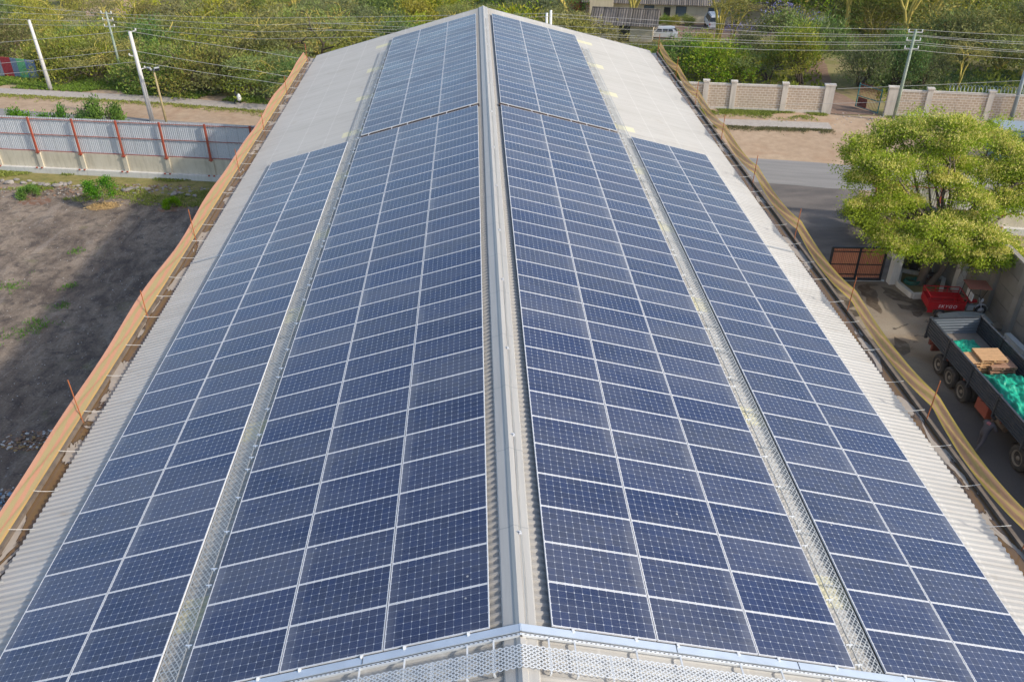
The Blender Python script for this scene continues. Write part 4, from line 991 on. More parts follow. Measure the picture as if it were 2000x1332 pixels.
q=MB(); q.b2((-.5,-.75,0),(.5,.75,.06)); q.b2((-.45,-.7,.06),(-.38,.7,.09)); q.b2((.38,-.7,.06),(.45,.7,.09)); o=q.build('green_board',plain('green_board',(.05,.09,.06),.7)); o.location=(24.5,24.9,.62); o.rotation_euler=(0,R_(35),0); tag(o,'dull green board leaning behind the far corner of truck bed','board')
mb=empty('motorcycle',(25.0,32.9,0),R_(-60),'small dusty motorcycle leaning in the shade behind the tree trunk','motorcycle')
for x in(-.6,.6):
    q=MB(); q.lathe((x,-.045,.29),(0,1,0),[(0,.19),(0,.26),(.02,.29),(.07,.29),(.09,.26),(.09,.19)],20); q.build('wheel',M['rubber'],mb,True)
q=MB(); q.tube([(-.6,0,.29),(-.2,0,.42),(.25,0,.45),(.45,0,.85)],.035,6); q.tube([(.6,0,.29),(.42,0,.95)],.03,6); q.b2((-.15,-.12,.25),(.2,.12,.55)); q.build('frame',M['galvd'],mb)
q=MB(); q.b2((-.6,-.11,.72),(.05,.11,.80)); q.build('seat',M['black'],mb,bevel=.02)
q=MB(); q.b2((.05,-.13,.70),(.42,.13,.90)); q.build('fuel_tank',rd,mb,bevel=.04)
q=MB(); q.tube([(.3,-.35,1.0),(.42,0,.97),(.3,.35,1.0)],.015,6); q.build('handlebar',M['alu'],mb)
# pale blue bus roof beyond the tree
bs=empty('bus',(42.1,50.2,0),R_(-13),'pale blue-grey bus passing on the road, mostly hidden by the tree','bus')
q=MB(); q.b2((-4,-1.15,.45),(4,1.15,2.75)); q.build('body',plain('teal_bus_side',(.12,.22,.22),.4,0,.15,1),bs,bevel=.08)
q=MB(); q.b2((-4.03,-1.17,2.752),(4.03,1.17,2.86)); q.build('roof',M['bluemetal'],bs,bevel=.04)
for k in range(6):
    for s in(-1,1): q=MB(); q.b2((-3.6+k*1.2,s*1.152,1.6),(-2.6+k*1.2,s*1.162,2.4)); q.build('window',M['glass'],bs)
for x in(-2.6,2.6):
    for s in(-1,1): q=MB(); q.lathe((x,s*1.0-.12,.48),(0,1,0),[(0,.3),(0,.45),(.03,.48),(.21,.48),(.24,.45),(.24,.3)],24); q.build('wheel',M['rubber'],bs,True)
# ------------------------------------------------------------------ cars
def car(loc,rz,label,kind='wagon'):
    e=empty('parked_car',loc,rz,label,'car')
    L=2.05 if kind=='wagon' else 2.1; W=.80; hh_=1.45 if kind=='wagon' else 1.8
    if kind=='wagon': prof=[(-2.05,.42),(-2.08,.75),(-1.95,.92),(-1.0,.98),(-.45,1.42),(1.35,1.45),(1.95,1.0),(2.05,.85),(2.05,.42)]
    else: prof=[(-2.1,.42),(-2.12,.85),(-1.9,1.05),(-1.35,1.75),(-1.0,1.88),(1.9,1.88),(2.1,1.1),(2.1,.42)]
    v=[];n=len(prof)
    for s,k in((-1,0),(1,0)):
        for x,z in prof:
            ins=.0 if z<1.0 else (z-1.0)*.32; v.append((x,s*(W-ins),z))
    f=[tuple(range(n))[::-1],tuple(range(n,2*n))]+[(i,(i+1)%n,n+(i+1)%n,n+i) for i in range(n)]
    q=MB(); q.add(v,f); q.build('body',M['carw'],e,bevel=.06)
    gz0,gz1=(1.02,1.36) if kind=='wagon' else (1.15,1.72); x0,x1=(-.78,1.5) if kind=='wagon' else(-1.4,1.85)
    for s in(-1,1):
        a=W-(gz0-1)*.32+.008; b=W-(gz1-1)*.32+.008
        xs2=[x0,(x0+x1)/2-.25,(x0+x1)/2+.45,x1]
        for k in range(3):
            t0=.30 if k==0 else 0; q=MB(); q.add([(xs2[k]+.04,s*a,gz0),(xs2[k+1]-.04,s*a,gz0),(xs2[k+1]-.04-(.12 if k==2 else 0),s*b,gz1),(xs2[k]+.04+t0,s*b,gz1)],[(0,1,2,3)]); q.build('side_window',M['glass'],e)
    q=MB()
    if kind=='wagon': q.add([(-.97,-.72,1.02),(-.97,.72,1.02),(-.50,.64,1.40),(-.50,-.64,1.40)],[(0,1,2,3)]); 
    else: q.add([(-1.86,-.72,1.13),(-1.86,.72,1.13),(-1.42,.58,1.70),(-1.42,-.58,1.70)],[(0,1,2,3)])
    for i,vv_ in enumerate(q.v): q.v[i]=(vv_[0]-.02,vv_[1],vv_[2]+.012)
    q.build('windscreen',M['glass'],e)
    q=MB(); xr=(1.46,1.9,1.39,1.06) if kind=='wagon' else(1.96,2.1,1.7,1.2); q.add([(xr[0]+.02,-.62,xr[2]),(xr[0]+.02,.62,xr[2]),(xr[1]+.03,.72,xr[3]),(xr[1]+.03,-.72,xr[3])],[(0,1,2,3)]); q.build('rear_window',M['glass'],e)
    for x in(-1.3,1.3):
        for s in(-1,1):
            q=MB(); q.lathe((x,s*.72-.1,.32),(0,1,0),[(0,.2),(0,.30),(.03,.32),(.17,.32),(.2,.30),(.2,.2)],22); wo=q.build('wheel',M['rubber'],e,True)
            q=MB(); q.lathe((x,s*.72-.105,.32),(0,1,0),[(0,.2),(.04,.05),(.17,.05),(.21,.2)],16); q.build('rim',M['rim'],wo,True)
    for s in(-1,1):
        q=MB(); q.box((-2.06,s*.6,.72),(.06,.28,.13)); q.build('headlight',M['alu'],e); q=MB(); q.box((2.08,s*.66,.85),(.05,.14,.22)); q.build('tail_light',rd,e)
    q=MB()
    for s in(-1,1): q.bar((-.35,s*.6,hh_+.05 if kind=='wagon' else 1.92),(1.3,s*.6,hh_+.05 if kind=='wagon' else 1.92),.03)
    if kind=='wagon': q.b2((1.3,-.6,1.44),(1.62,.6,1.48))
    q.build('roof_rails',M['carw'] if kind=='wagon' else M['black'],e)
    return e
c=gp(1290,77); car((c.x,c.y,gz(c.x,c.y)),R_(-10),'white estate car parked in front of the cream house')
c=gp(1390,55); car((c.x,c.y,gz(c.x,c.y)),R_(-95),'white van backed under the shade right of the cream house','van')
# ------------------------------------------------------------------ houses
def house(name,loc,rz,w_,d_,h,roofh,label,roofmat,wins,doors=(),over=.6):
    e=empty(name,loc,rz,label,'house')
    q=MB(); q.b2((0,0,-1),(w_,d_,h)); q.add([(0,.0,h),(0,d_,h),(0,d_/2,h+roofh)],[(0,1,2)]); q.add([(w_,0,h),(w_,d_,h),(w_,d_/2,h+roofh)],[(0,1,2)]); q.build('wall',M['cream'],e)
    rf=None
    for s in(0,1):
        y0=-over if s==0 else d_+over; L=math.hypot(d_/2+over,roofh+over*roofh/(d_/2)); 
        v,f=corr(w_+2*over,L,.3,.06,.02); a=math.atan2(roofh,d_/2)
        zz=h-over*roofh/(d_/2)+.03
        vv_=[(x-over, (y0+z*math.cos(a) if s==0 else y0-z*math.cos(a)), zz+z*math.sin(a)+y) for x,y,z in v]
        o=mesh('roof',vv_,f,roofmat,e)
    q=MB(); q.tube([(-over,d_/2,h+roofh+.07),(w_+over,d_/2,h+roofh+.07)],.11,8); q.build('ridge_tile',roofmat,e)
    for x,z,ww,hw in wins:
        q=MB(); q.b2((x-.06,-.05,z-.06),(x+ww+.06,-.002,z+hw+.06)); wo=q.build('window',M['black'],e)
        q=MB(); q.b2((x,-.065,z),(x+ww,-.052,z+hw)); q.build('pane',plain('blue_pane',(.10,.14,.18),.15),wo)
    for x,ww,hd in doors:
        q=MB(); q.b2((x,-.05,0),(x+ww,-.002,hd)); q.build('door',M['black'],e)
    return e
c=gp(1168,80); g=gz(c.x,c.y)
house('house',(c.x-.6,c.y,g),R_(-14),7.2,5.5,2.2,1.1,'small cream house with a dark weathered corrugated roof, nearest the warehouse',M['asb'],[(.6,1.0,1.0,.8)],[(3.1,1.3,2.0)])
c2=gp(1235,44); g=gz(c2.x,c2.y)
house('house',(c2.x-6.5,c2.y+1.5,g),R_(-12),26,7,2.7,1.3,'long cream house with dark roof behind the parked white car',M['asb'],[(8.2,1.0,1.3,1.2),(12.6,.9,1.3,1.3),(17,.9,1.2,1.2)],[(10.9,.9,2.1)])
q=MB(); q.b2((0,0,-1),(3.2,.3,4.2)); q.b2((0,-.02,4.2),(3.2,.32,4.32)); o=q.build('gable_wall',M['cream']); c3=gp(1152,50); o.location=(c3.x,c3.y+1,gz(c3.x,c3.y)); o.rotation_euler=(0,0,R_(-12)); tag(o,'tall plain cream wall standing left of the houses','wall')
# coloured sheet fence upper left
a=gp(-70,145); b=gp(78,157); L=math.hypot(b.x-a.x,b.y-a.y); e=empty('sheet_fence',(a.x,a.y,-.1),math.atan2(b.y-a.y,b.x-a.x),'patchwork fence of blue, red and green corrugated sheets by the left pole','fence')
v,f=corr(L,2.0,.2,.05,.01); o=mesh('sheeting',[(x-(L-6.6),y,z) for x,y,z in v],f,M['coloured'],e); o.location=(L-6.6,0,0)
q=MB(); q.bar((0,.08,.5),(L,.08,.5),.06); q.bar((0,.08,1.6),(L,.08,1.6),.06); q.build('rail',M['woodpole'],e)
# ------------------------------------------------------------------ poles
def pole(name,base,h,r,mat,label,lean=(0,0),fit=None):
    e=empty(name,base,0,label,'pole'); q=MB(); q.tube([(0,0,-.3),(lean[0]*h*.5,lean[1]*h*.5,h*.5),(lean[0]*h,lean[1]*h,h)],[r*1.25,r*1.05,r*.8],10); q.build('shaft',mat,e,True)
    if fit: fit(e,h,lean)
    return e
def arms(e,h,lean,mat,zs,w_=1.1):
    for z in zs:
        x=lean[0]*z; y=lean[1]*z; q=MB(); q.bar((x-w_/2,y+.12,z),(x+w_/2,y-.12,z),.07); a_=q.build('cross_arm',mat,e)
        for s in(-1,1): q=MB(); q.lathe((x+s*w_/2*.92,y-s*.11,z+.03),(0,0,1),[(0,.03),(.05,.06),(.1,.035),(.15,.055),(.2,.02)],8); q.build('insulator',M['white'],a_,True)
def flood(e,h,lean):
    x,y=lean[0]*h,lean[1]*h
    for dx,dy,az in((-.32,-.05,-30),(.30,-.12,35)):
        M3=Matrix.Rotation(R_(az),3,'Z')@Matrix.Rotation(R_(35),3,'X'); q=MB(); q.box((x+dx,y+dy,h+.12),(.42,.16,.34),M3); o=q.build('floodlight',M['galvd'],e,bevel=.02)
        q=MB(); q.box(Vector((x+dx,y+dy,h+.12))+M3@Vector((0,-.085,0)),(.36,.01,.28),M3); q.build('lens',M['glass'],o)
    q=MB(); q.box((x,y,h+.02),(.7,.06,.06)); q.build('bracket',M['black'],e)
bp=gp(100,177); pole('utility_pole',(bp.x,bp.y,0),6.5,.16,M['pole'],'leaning white concrete pole at right end of the coloured sheet fence',(-.025,0))
def p2(e,h,lean):
    for z,az in((h-.05,20),(h-2.0,200),(h-3.1,30)):
        q=MB(); x=lean[0]*z; q.bar((x,0,z),(x+.55*math.cos(R_(az)),.3*math.sin(R_(az)),z+.12),.07); q.lathe((x+.5*math.cos(R_(az)),.28*math.sin(R_(az)),z+.1),(0,0,1),[(0,.05),(.08,.08),(.18,.04)],8); q.build('insulator_arm',M['pole'],e)
bp2=gp(298,238); pole('utility_pole',(bp2.x,bp2.y,0),7.55,.17,M['pole'],'tall white concrete pole standing behind the grey sheet fence',(-.02,0),p2)
bp=gp(243,165); GL=Vector((bp.x,bp.y,0)); pole('utility_pole',GL,6.8,.11,M['greenpole'],'thin green pole with three cross arms among the roadside bushes',(-.01,0),lambda e,h,l:arms(e,h,l,M['pole'],(h-.15,h-.75,h-1.35)))
bp=gp(326,243); pole('floodlight_pole',(bp.x,bp.y,0),4.6,.09,M['woodpole'],'short wooden pole carrying two floodlights',(-.02,0),flood)
bp=gp(1744,238); GR=Vector((bp.x,bp.y,0)); pole('utility_pole',GR,7.6,.13,M['greenpole'],'green and white pole in front of the right blockwork wall',(.012,0),lambda e,h,l:arms(e,h,l,M['pole'],(h-.2,h-.85,h-1.5)))
bp=gp(1972,241); pole('utility_pole',(bp.x,bp.y,0),6.2,.15,M['bluemetal'],'grey metal pole at the right edge of photo by the wall',(-.01,0))
for i,x in enumerate((1068,1076)):
    t_=pv(x,26 if i==0 else 21,(GL.x,GL.y),(GR.x,GR.y)); pole('utility_pole',(t_.x,t_.y,0),t_.z,.13,M['white'],['shorter white pole of the pair rising behind the far right roof edge','taller white pole of the pair rising behind the far right roof edge'][i])
# ------------------------------------------------------------------ overhead wires
def wire(pts,label,sag=.15,r=.015):
    P=[]
    for i in range(len(pts)-1):
        a,b=Vector(pts[i]),Vector(pts[i+1]); n=12
        for k in range(n): t=k/n; P.append(a+(b-a)*t-Vector((0,0,4*sag*t*(1-t))))
    P.append(Vector(pts[-1])); q=MB(); q.tube(P,r,4); return tag(q.build('overhead_wire',M['wire']),label,'wire','overhead wires along the road')
dirr=(GR-GL).normalized(); nn=Vector((-dirr.y,dirr.x,0))
def onl(px,py,off): return pv(px,py,(GL.x+nn.x*off,GL.y+nn.y*off),(GR.x+nn.x*off,GR.y+nn.y*off))
W=[([(0,9),(205,27),(500,36),(1073,27),(1500,52),(1790,58),(2000,70)],.45,'first'),([(0,24),(205,32),(500,50),(1073,33),(1500,64),(1790,69),(2000,83)],-.45,'second'),
([(0,37),(205,42),(500,63),(1073,50),(1500,70),(1792,71),(2000,87)],.45,'third'),([(0,48),(205,50),(500,77),(1073,62),(1500,81),(1786,83),(2000,100)],-.45,'fourth'),
([(1073,66),(1500,86),(1786,87),(2000,103)],.45,'fifth'),([(1073,78),(1500,98),(1783,98),(2000,116)],-.45,'sixth')]
for pts,off,nm in W: 
    P_=[onl(x,y,off) for x,y in pts]; a,b=P_[0],P_[-1]; P_=[a+(a-P_[1])*1.2]+P_+[b+(b-P_[-2])*1.2]
    wire(P_,'%s wire from the top of the overhead line along the road'%nm,.05)
d2=Vector((1,-.25,0)).normalized(); B2=Vector((bp2.x,bp2.y,0))
def on2(px,py): return pv(px,py,(B2.x,B2.y),(B2.x+1,B2.y-.24))
for k,pts in enumerate([[(-60,88),(250,61),(500,100),(640,122)],[(-60,130),(252,98),(500,139),(620,158)],[(-60,150),(268,121),(500,157),(620,172)]]):
    wire([on2(*p) for p in pts],'%s wire on the tall white pole behind the grey fence'%['upper','middle','lower'][k],.05,.018)
wire([pv(x,y,(30.45,63.25),(62,56.6)) for x,y in((1635,174),(1975,159),(2100,152))],'single wire sloping up from the gateway pier to grey pole',.03,.018)
wire([pv(x,y,(30,62.5),(62,55.8)) for x,y in((1500,205),(1720,200),(2000,187),(2100,180))],'low wire crossing in front of the blockwork wall and gateway',.03,.016)
# ------------------------------------------------------------------ vegetation
def qmesh(name,V,mats,mi=None,tint=None,extra=None):
    """mesh from (n,4,3) quads; extra=(verts,faces,matindex) adds ordinary geometry"""
    V=np.asarray(V,dtype=np.float32).reshape(-1,3); n=len(V)//4
    me=bpy.data.meshes.new(name); ev,ef,em=extra if extra else ([],[],0)
    nv=len(V)+len(ev); loops=n*4+sum(len(f) for f in ef)
    me.vertices.add(nv); co_=np.concatenate([V.ravel(),np.array(ev,dtype=np.float32).ravel()]) if len(ev) else V.ravel()
    me.vertices.foreach_set('co',co_); me.loops.add(loops); idx=np.arange(n*4,dtype=np.int32)
    if len(ef): idx=np.concatenate([idx,np.array([i+len(V) for f in ef for i in f],dtype=np.int32)])
    me.loops.foreach_set('vertex_index',idx); me.polygons.add(n+len(ef))
    st=list(range(0,n*4,4)); c=n*4
    for f in ef: st.append(c); c+=len(f)
    me.polygons.foreach_set('loop_start',np.array(st,dtype=np.int32))
    m_=np.zeros(n+len(ef),dtype=np.int32)
    if mi is not None: m_[:n]=mi
    if len(ef): m_[n:]=em
    me.polygons.foreach_set('material_index',m_)
    for mm in mats: me.materials.append(mm)
    if tint is not None:
        a=me.attributes.new('tint','FLOAT','POINT'); t=np.zeros(nv,dtype=np.float32); t[:len(V)]=np.repeat(tint,4); a.data.foreach_set('value',t)
    me.update(calc_edges=True); me.validate(); return me
def leaf_quads(rs,C,out,size,aspect,up=.3,outw=.5,jit=1.0):
    """C centres (n,3); out = preferred direction (n,3)"""
    n=len(C); d=out*outw+rs.normal(0,jit*.5,(n,3)); d[:,2]+=up*.3; d/=np.linalg.norm(d,axis=1)[:,None]+1e-9
    r=rs.normal(0,1,(n,3)); r[:,2]*=.5; s=np.cross(d,r); s/=np.linalg.norm(s,axis=1)[:,None]+1e-9
    L=size*rs.uniform(.6,1.3,n)[:,None]; W=L/aspect
    return np.stack([C-s*W*.3,C+d*L*.5-s*W*.5,C+d*L,C+d*L*.5+s*W*.5],1)
def grow(rs,starts,levels,split,lens,rads,spread,rise,flat,tubes,tips,bend=.18):
    cur=starts
    for lv in range(levels):
        nxt=[]
        for p,d in cur:
            L=lens[lv]*rs.uniform(.75,1.25); r0_,r1_=rads[lv],rads[lv+1]; pts=[p]; q=np.array(p,float); dd=np.array(d,float)
            for k in range(4):
                dd=dd+rs.normal(0,bend,3)+np.array([0,0,rise[lv]*.25]); dd[2]*=(1-flat[lv]); dd/=np.linalg.norm(dd); q=q+dd*L/4; pts.append(q.copy())
            tubes.append((pts,[r0_+(r1_-r0_)*k/4 for k in range(5)]))
            if lv==levels-1: tips.append((pts[-1],dd,L)); tips.append((pts[2],dd,L))
            else:
                for k in range(split[lv]):
                    a=rs.normal(0,1,3); a-=a.dot(dd)*dd; a/=np.linalg.norm(a)+1e-9
                    nd=dd*math.cos(spread[lv])+a*math.sin(spread[lv])*rs.uniform(.6,1.1); nd/=np.linalg.norm(nd); nxt.append((pts[-1] if k<2 else pts[3],nd))
        cur=nxt
class Plant(dict):
    __eq__=lambda a,b: a is b
    __hash__=lambda a: id(a)
def make_plant(name,kind,seed,leafmats,barkmat,scale=1.0,density=1.0,leaf=1.0):
    rs=np.random.RandomState(seed); tubes=[];tips=[]
    if kind=='bush':      # many stems from the ground, feathery dense dome
        st=[((rs.uniform(-.5,.5),rs.uniform(-.5,.5),0),(math.cos(a)*e,math.sin(a)*e,1.0)) for a,e in zip(rs.uniform(0,6.28,11),rs.uniform(.1,1.6,11))]
        grow(rs,st,3,[3,3],[1.5,1.2,.9],[.06,.035,.02,.01],[.6,.7],[.1,.0,-.1],[.0,.05,.1],tubes,tips); sig=(.46,.46,.34); nl=int(34*density); ls=.27*leaf; asp=3.2; up=.8
    elif kind=='fan':     # spreading thorn acacia, layered flat sprays
        st=[((0,0,0),(math.cos(a)*e,math.sin(a)*e,1.0)) for a,e in zip(rs.uniform(0,6.28,4),rs.uniform(.15,.9,4))]
        grow(rs,st,4,[3,3,2],[1.5,1.5,1.2,.9],[.12,.07,.045,.022,.01],[.65,.7,.6],[.2,0,-.1,0],[0,.15,.4,.5],tubes,tips); sig=(.50,.50,.13); nl=int(30*density); ls=.25*leaf; asp=3.6; up=.1
    elif kind=='fever':   # tall yellow stems, thin high crown
        st=[((0,0,0),(math.cos(a)*e,math.sin(a)*e,1.0)) for a,e in zip(rs.uniform(0,6.28,2 if seed%2 else 3),rs.uniform(.05,.40,3))]
        grow(rs,st,5,[2,2,3,3],[3.4,2.4,1.9,1.4,1.0],[.20,.15,.10,.055,.03,.01],[.35,.5,.6,.7],[.4,.3,.1,0,0],[0,0,.1,.35,.45],tubes,tips,.1); sig=(.55,.55,.16); nl=int(17*density); ls=.24*leaf; asp=3.2; up=.1
    elif kind=='willow':  # rounded dense shrub with upright fine shoots
        st=[((rs.uniform(-.3,.3),rs.uniform(-.3,.3),0),(math.cos(a)*e,math.sin(a)*e,1.0)) for a,e in zip(rs.uniform(0,6.28,9),rs.uniform(.1,1.1,9))]
        grow(rs,st,3,[3,3],[2.0,1.4,1.0],[.09,.05,.03,.01],[.55,.6],[.2,.1,.3],[0,0,0],tubes,tips); sig=(.42,.42,.50); nl=int(48*density); ls=.30*leaf; asp=4.5; up=2.2
    elif kind=='young':
        st=[((0,0,0),(.05,.02,1.0))]
        grow(rs,st,4,[5,3,3],[1.3,.55,.5,.4],[.045,.03,.02,.012,.006],[.95,.8,.7],[.6,.3,.2,.1],[0,0,0,.1],tubes,tips); sig=(.17,.17,.15); nl=int(15*density); ls=.12*leaf; asp=2.2; up=.6
    elif kind=='broad':
        st=[((0,0,0),(math.cos(a)*e,math.sin(a)*e,1.0)) for a,e in zip(rs.uniform(0,6.28,2),rs.uniform(.05,.25,2))]
        grow(rs,st,4,[3,3,3],[2.0,1.5,1.2,.9],[.2,.12,.07,.03,.012],[.5,.65,.7],[.4,.2,.1,0],[0,0,.1,.2],tubes,tips); sig=(.45,.45,.32); nl=int(30*density); ls=.26*leaf; asp=2.2; up=.5
    tp=np.array([t[0] for t in tips]); td=np.array([t[1] for t in tips]); cen=tp.mean(0)
    k=rs.uniform(.55,1.45,len(tp)); cnt=np.maximum(3,(nl*k)).astype(int)
    C=np.repeat(tp,cnt,0); D=np.repeat(td,cnt,0); C=C+rs.normal(0,1,C.shape)*np.array(sig)
    C[:,2]=np.maximum(C[:,2],.08); o=C-np.array([cen[0],cen[1],cen[2]*.5]); o/=np.linalg.norm(o,axis=1)[:,None]+1e-9
    Q=leaf_quads(rs,C,o,ls,asp,up)*scale
    mi=(rs.rand(len(Q))<.35).astype(int) if len(leafmats)>1 else None
    if len(leafmats)>1:  # whole sprays share a colour more often than not
        pm=np.repeat(rs.rand(len(tp))<.4,cnt); mi=np.where(rs.rand(len(Q))<.75,pm,mi).astype(int)
    b=MB()
    for pts,r in tubes:
        if max(r)>.012: b.tube([np.array(p)*scale for p in pts],[x*scale for x in r],5 if r[0]<.1 else 8,False)
    return Plant(name=name,Q=Q,mi=mi,lm=leafmats,bm=barkmat,tv=b.v,tf=b.f,H=float(C[:,2].max()*scale),R=float(np.percentile(np.hypot(C[:,0],C[:,1]),92)*scale))
def proto_mesh(p):
    if 'me' not in p:
        p['me']=qmesh('crown',p['Q'],p['lm'],p['mi']); tm=bpy.data.meshes.new('trunk'); tm.from_pydata(p['tv'],[],p['tf']); tm.materials.append(p['bm']); tm.polygons.foreach_set('use_smooth',[True]*len(tm.polygons)); p['tm']=tm
    return p['me'],p['tm']
def plant(p,x,y,s,rz,label,cat,name,group=None,zs=1,lean=(0,0)):
    e=empty(name,(x,y,gz(x,y)-.05),rz,label,cat,group); e.scale=(s,s,s*zs); e.rotation_euler=(lean[0],lean[1],rz)
    cm,tm=proto_mesh(p)
    for nm,me in(('crown',cm),('trunk',tm)): o=bpy.data.objects.new(nm,me); COL.objects.link(o); o.parent=e
    return e
GG,OLV=[M['lf_grey'],M['lf_olive']],[M['lf_olive'],M['lf_yel']]
GRN=[M['lf_green'],M['lf_olive']]; YEL=[M['lf_yel'],M['lf_green']]
BUSH=[make_plant('bush','bush',1,GRN,M['twig']),make_plant('bush','bush',2,OLV,M['twig']),make_plant('bush','bush',3,GG,M['twig']),make_plant('bush','bush',4,[M['lf_olive'],M['lf_green']],M['darkbark'])]
FAN=[make_plant('fan','fan',11,GG,M['yelbark']),make_plant('fan','fan',12,OLV,M['yelbark']),make_plant('fan','fan',13,[M['lf_olive'],M['lf_grey']],M['darkbark'])]
FEV=[make_plant('fever','fever',21,[M['lf_olive'],M['lf_grey']],M['yelbark']),make_plant('fever','fever',22,[M['lf_yel'],M['lf_olive']],M['yelbark']),make_plant('fever','fever',23,[M['lf_grey'],M['lf_olive']],M['yelbark'])]
WIL=[make_plant('willow','willow',31,GRN,M['darkbark'],density=1.2),make_plant('willow','willow',32,[M['lf_grey'],M['lf_green']],M['darkbark'],density=1.2)]
BRD=[make_plant('broad','broad',41,GRN,M['darkbark']),make_plant('broad','broad',42,[M['lf_green'],M['lf_grey']],M['darkbark'])]
rg=random.Random(77); placed=[]
def free(x,y,r): return all((x-a)**2+(y-b)**2>(r+c)**2*.25*1.0 for a,b,c in placed)
def put(p,x,y,h,label,cat,name,group=None,**k):
    s=h/p['H']; placed.append((x,y,p['R']*s*1.1)); return plant(p,x,y,s,rg.uniform(0,6.28),label,cat,name,group,**k)
# --- first row behind the footpath, left to right (pixel of the foot, height)
row=[(-40,120,5.2,BUSH[1]),(35,120,5.4,BUSH[0]),(118,146,4.6,BUSH[1]),(140,155,4.9,BUSH[3]),(185,158,4.4,BUSH[2]),(232,160,4.2,FAN[0]),(282,172,3.4,BUSH[2]),(318,178,5.0,BUSH[0]),(362,182,4.9,FAN[2]),(405,186,5.0,BUSH[3]),(452,178,4.8,BUSH[0]),(488,190,3.9,BUSH[2]),(530,196,4.4,FAN[0]),(575,200,4.2,BUSH[0])]
for i,(x,y,h,p) in enumerate(row):
    c=gp(x,y-6); kind='thorn tree' if p in FAN else 'bush'
    put(p,c.x,c.y,h,'roadside %s in the front row behind the footpath, %s from the left'%(kind,ORD[i+1]),kind,'thorn_tree' if p in FAN else 'bush','bushes and thorn trees lining the footpath')
# --- second row
for i in range(16):
    x=-58+i*4.5+rg.uniform(-.7,.7); y=79.5+rg.uniform(-1.2,1.2)-.10*(x+30)+.5
    p=rg.choice(BUSH+FAN)
    if x<-42: continue
    kind='thorn tree' if p in FAN else 'bush'
    put(p,x,y+3.5,rg.uniform(4.2,5.8),'%s in the second row behind the footpath, %s from the left'%(kind,ORD[i+1]),kind,'thorn_tree' if p in FAN else 'bush','bushes and thorn trees of the second row')
# --- yellow-stemmed fever trees one can tell apart
FT=[(1110,50,9,0,'standing alone between the roof ridge and the small cream house'),(1238,72,10.5,1,'with three stems, in front of the small cream house'),(1228,70,9,2,'leaning over the corner of the small cream house'),(1398,96,7.5,0,'leaning left, right of the white estate car'),(1398,90,10,1,'forked, in front of the white van'),(1650,74,10,2,'with upright twin stems, left of the big open fever tree'),(1668,58,11,0,'half dark-barked, right of the twin-stemmed one'),(1765,92,10,1,'with wide open branches behind the green and white pole'),(1790,86,9.5,0,'spreading right from beside the green and white pole'),(588,62,10,1,'with a bright stem, above the far end of the left netting'),(455,52,9,2,'slanting, above the person on the footpath'),(868,38,9,0,'just left of the roof ridge'),(268,92,6.5,1,'slender, behind the tall white pole'),(1868,176,5,2,'small and thin, right behind the right blockwork wall'),(1425,92,6,2,'thin and pale, between van and dirt track'),(75,40,7,1,'near the upper left corner of the photo'),(1990,150,8,0,'at the right edge, behind the grey metal pole')]
for x,y,h,k,lab in FT:
    c=gp(x,y); put(FEV[k],c.x,c.y,h,'yellow-barked fever tree '+lab,'tree','fever_tree','yellow-barked fever trees')
c=gp(888,27); put(BRD[0],c.x,c.y,8,'tree with a dark trunk rising behind the left roof edge near the ridge','tree','broad_tree')
# --- bushes behind the blockwork wall, right
RB=[(1335,150,4.6,BUSH[0],'bush','green bush behind left end of the blockwork wall, beside the netting'),(1395,156,4.6,BUSH[3],'bush','dark green bush behind the first pier of the blockwork wall'),(1440,158,3.2,FAN[0],'thorn tree','pale sprawling thorn tree hanging over the left blockwork wall'),(1500,160,3.6,FAN[2],'thorn tree','grey-green thorn tree between the pale one and the round green shrub'),(1562,164,6.6,WIL[0],'shrub','tall round bright green shrub left of the dirt track'),(1680,168,5.4,WIL[1],'shrub','round grey-green shrub right of the dirt track'),(1745,168,6.2,WIL[0],'shrub','big round green shrub behind the green and white pole'),(1800,166,5.0,WIL[1],'shrub','rightmost of the round shrubs behind the right wall'),(1600,120,3.6,FAN[0],'thorn tree','thorn tree behind the round shrubs, right of the track'),(1950,135,6.5,FAN[1],'thorn tree','thorn tree over the shady clearing at right'),(1870,120,6.5,BUSH[3],'bush','dark bush at the back of the shady clearing'),(2010,165,5.5,FAN[0],'thorn tree','thorn tree cut by the right edge of photo'),(1450,118,3.4,BUSH[2],'bush','low grey bush between blockwork wall and the cream house'),(1375,112,3.2,BUSH[1],'bush','low yellow-green bush left of the forked fever tree'),(1525,105,5.2,BRD[1],'tree','leafy tree left of the dirt track, behind the round shrub'),(1500,62,7.5,BRD[0],'tree','green tree at right end of the parking area'),(1310,105,1.7,BUSH[0],'bush','low bush just behind the far right corner of roof'),(1590,60,8,BRD[1],'tree','dark tree beside the upper end of the dirt track')]
for x,y,h,p,cat,lab in RB:
    c=gp(x,y); put(p,c.x,c.y,h,lab,cat,{'bush':'bush','thorn tree':'thorn_tree','shrub':'round_shrub','tree':'leafy_tree'}[cat])
# low hedge by the house and lilac tree
LIL=make_plant('lilac','fan',51,[M['lf_grey'],M['lilac']],M['trunk'],density=.9)
c=gp(1530,95); put(LIL,c.x,c.y,6,'thin tree dotted with lilac blossom left of the dirt track','tree','blossom_tree')
MAG=make_plant('mag','bush',52,[M['magenta'],M['lf_green']],M['twig'])
c=gp(1140,42); put(MAG,c.x,c.y,4,'dark magenta flowering bush beside the tall cream wall','bush','flowering_bush')
for i,(x,y) in enumerate(((1278,52),(1298,52),(1318,52),(1338,50))):
    c=gp(x,y); put(BUSH[1] if i>1 else BUSH[0],c.x,c.y,1.7,'%s clump of the low hedge under the long house, from the left'%ORD[i+1],'hedge','hedge_bush','low hedge under the long house')
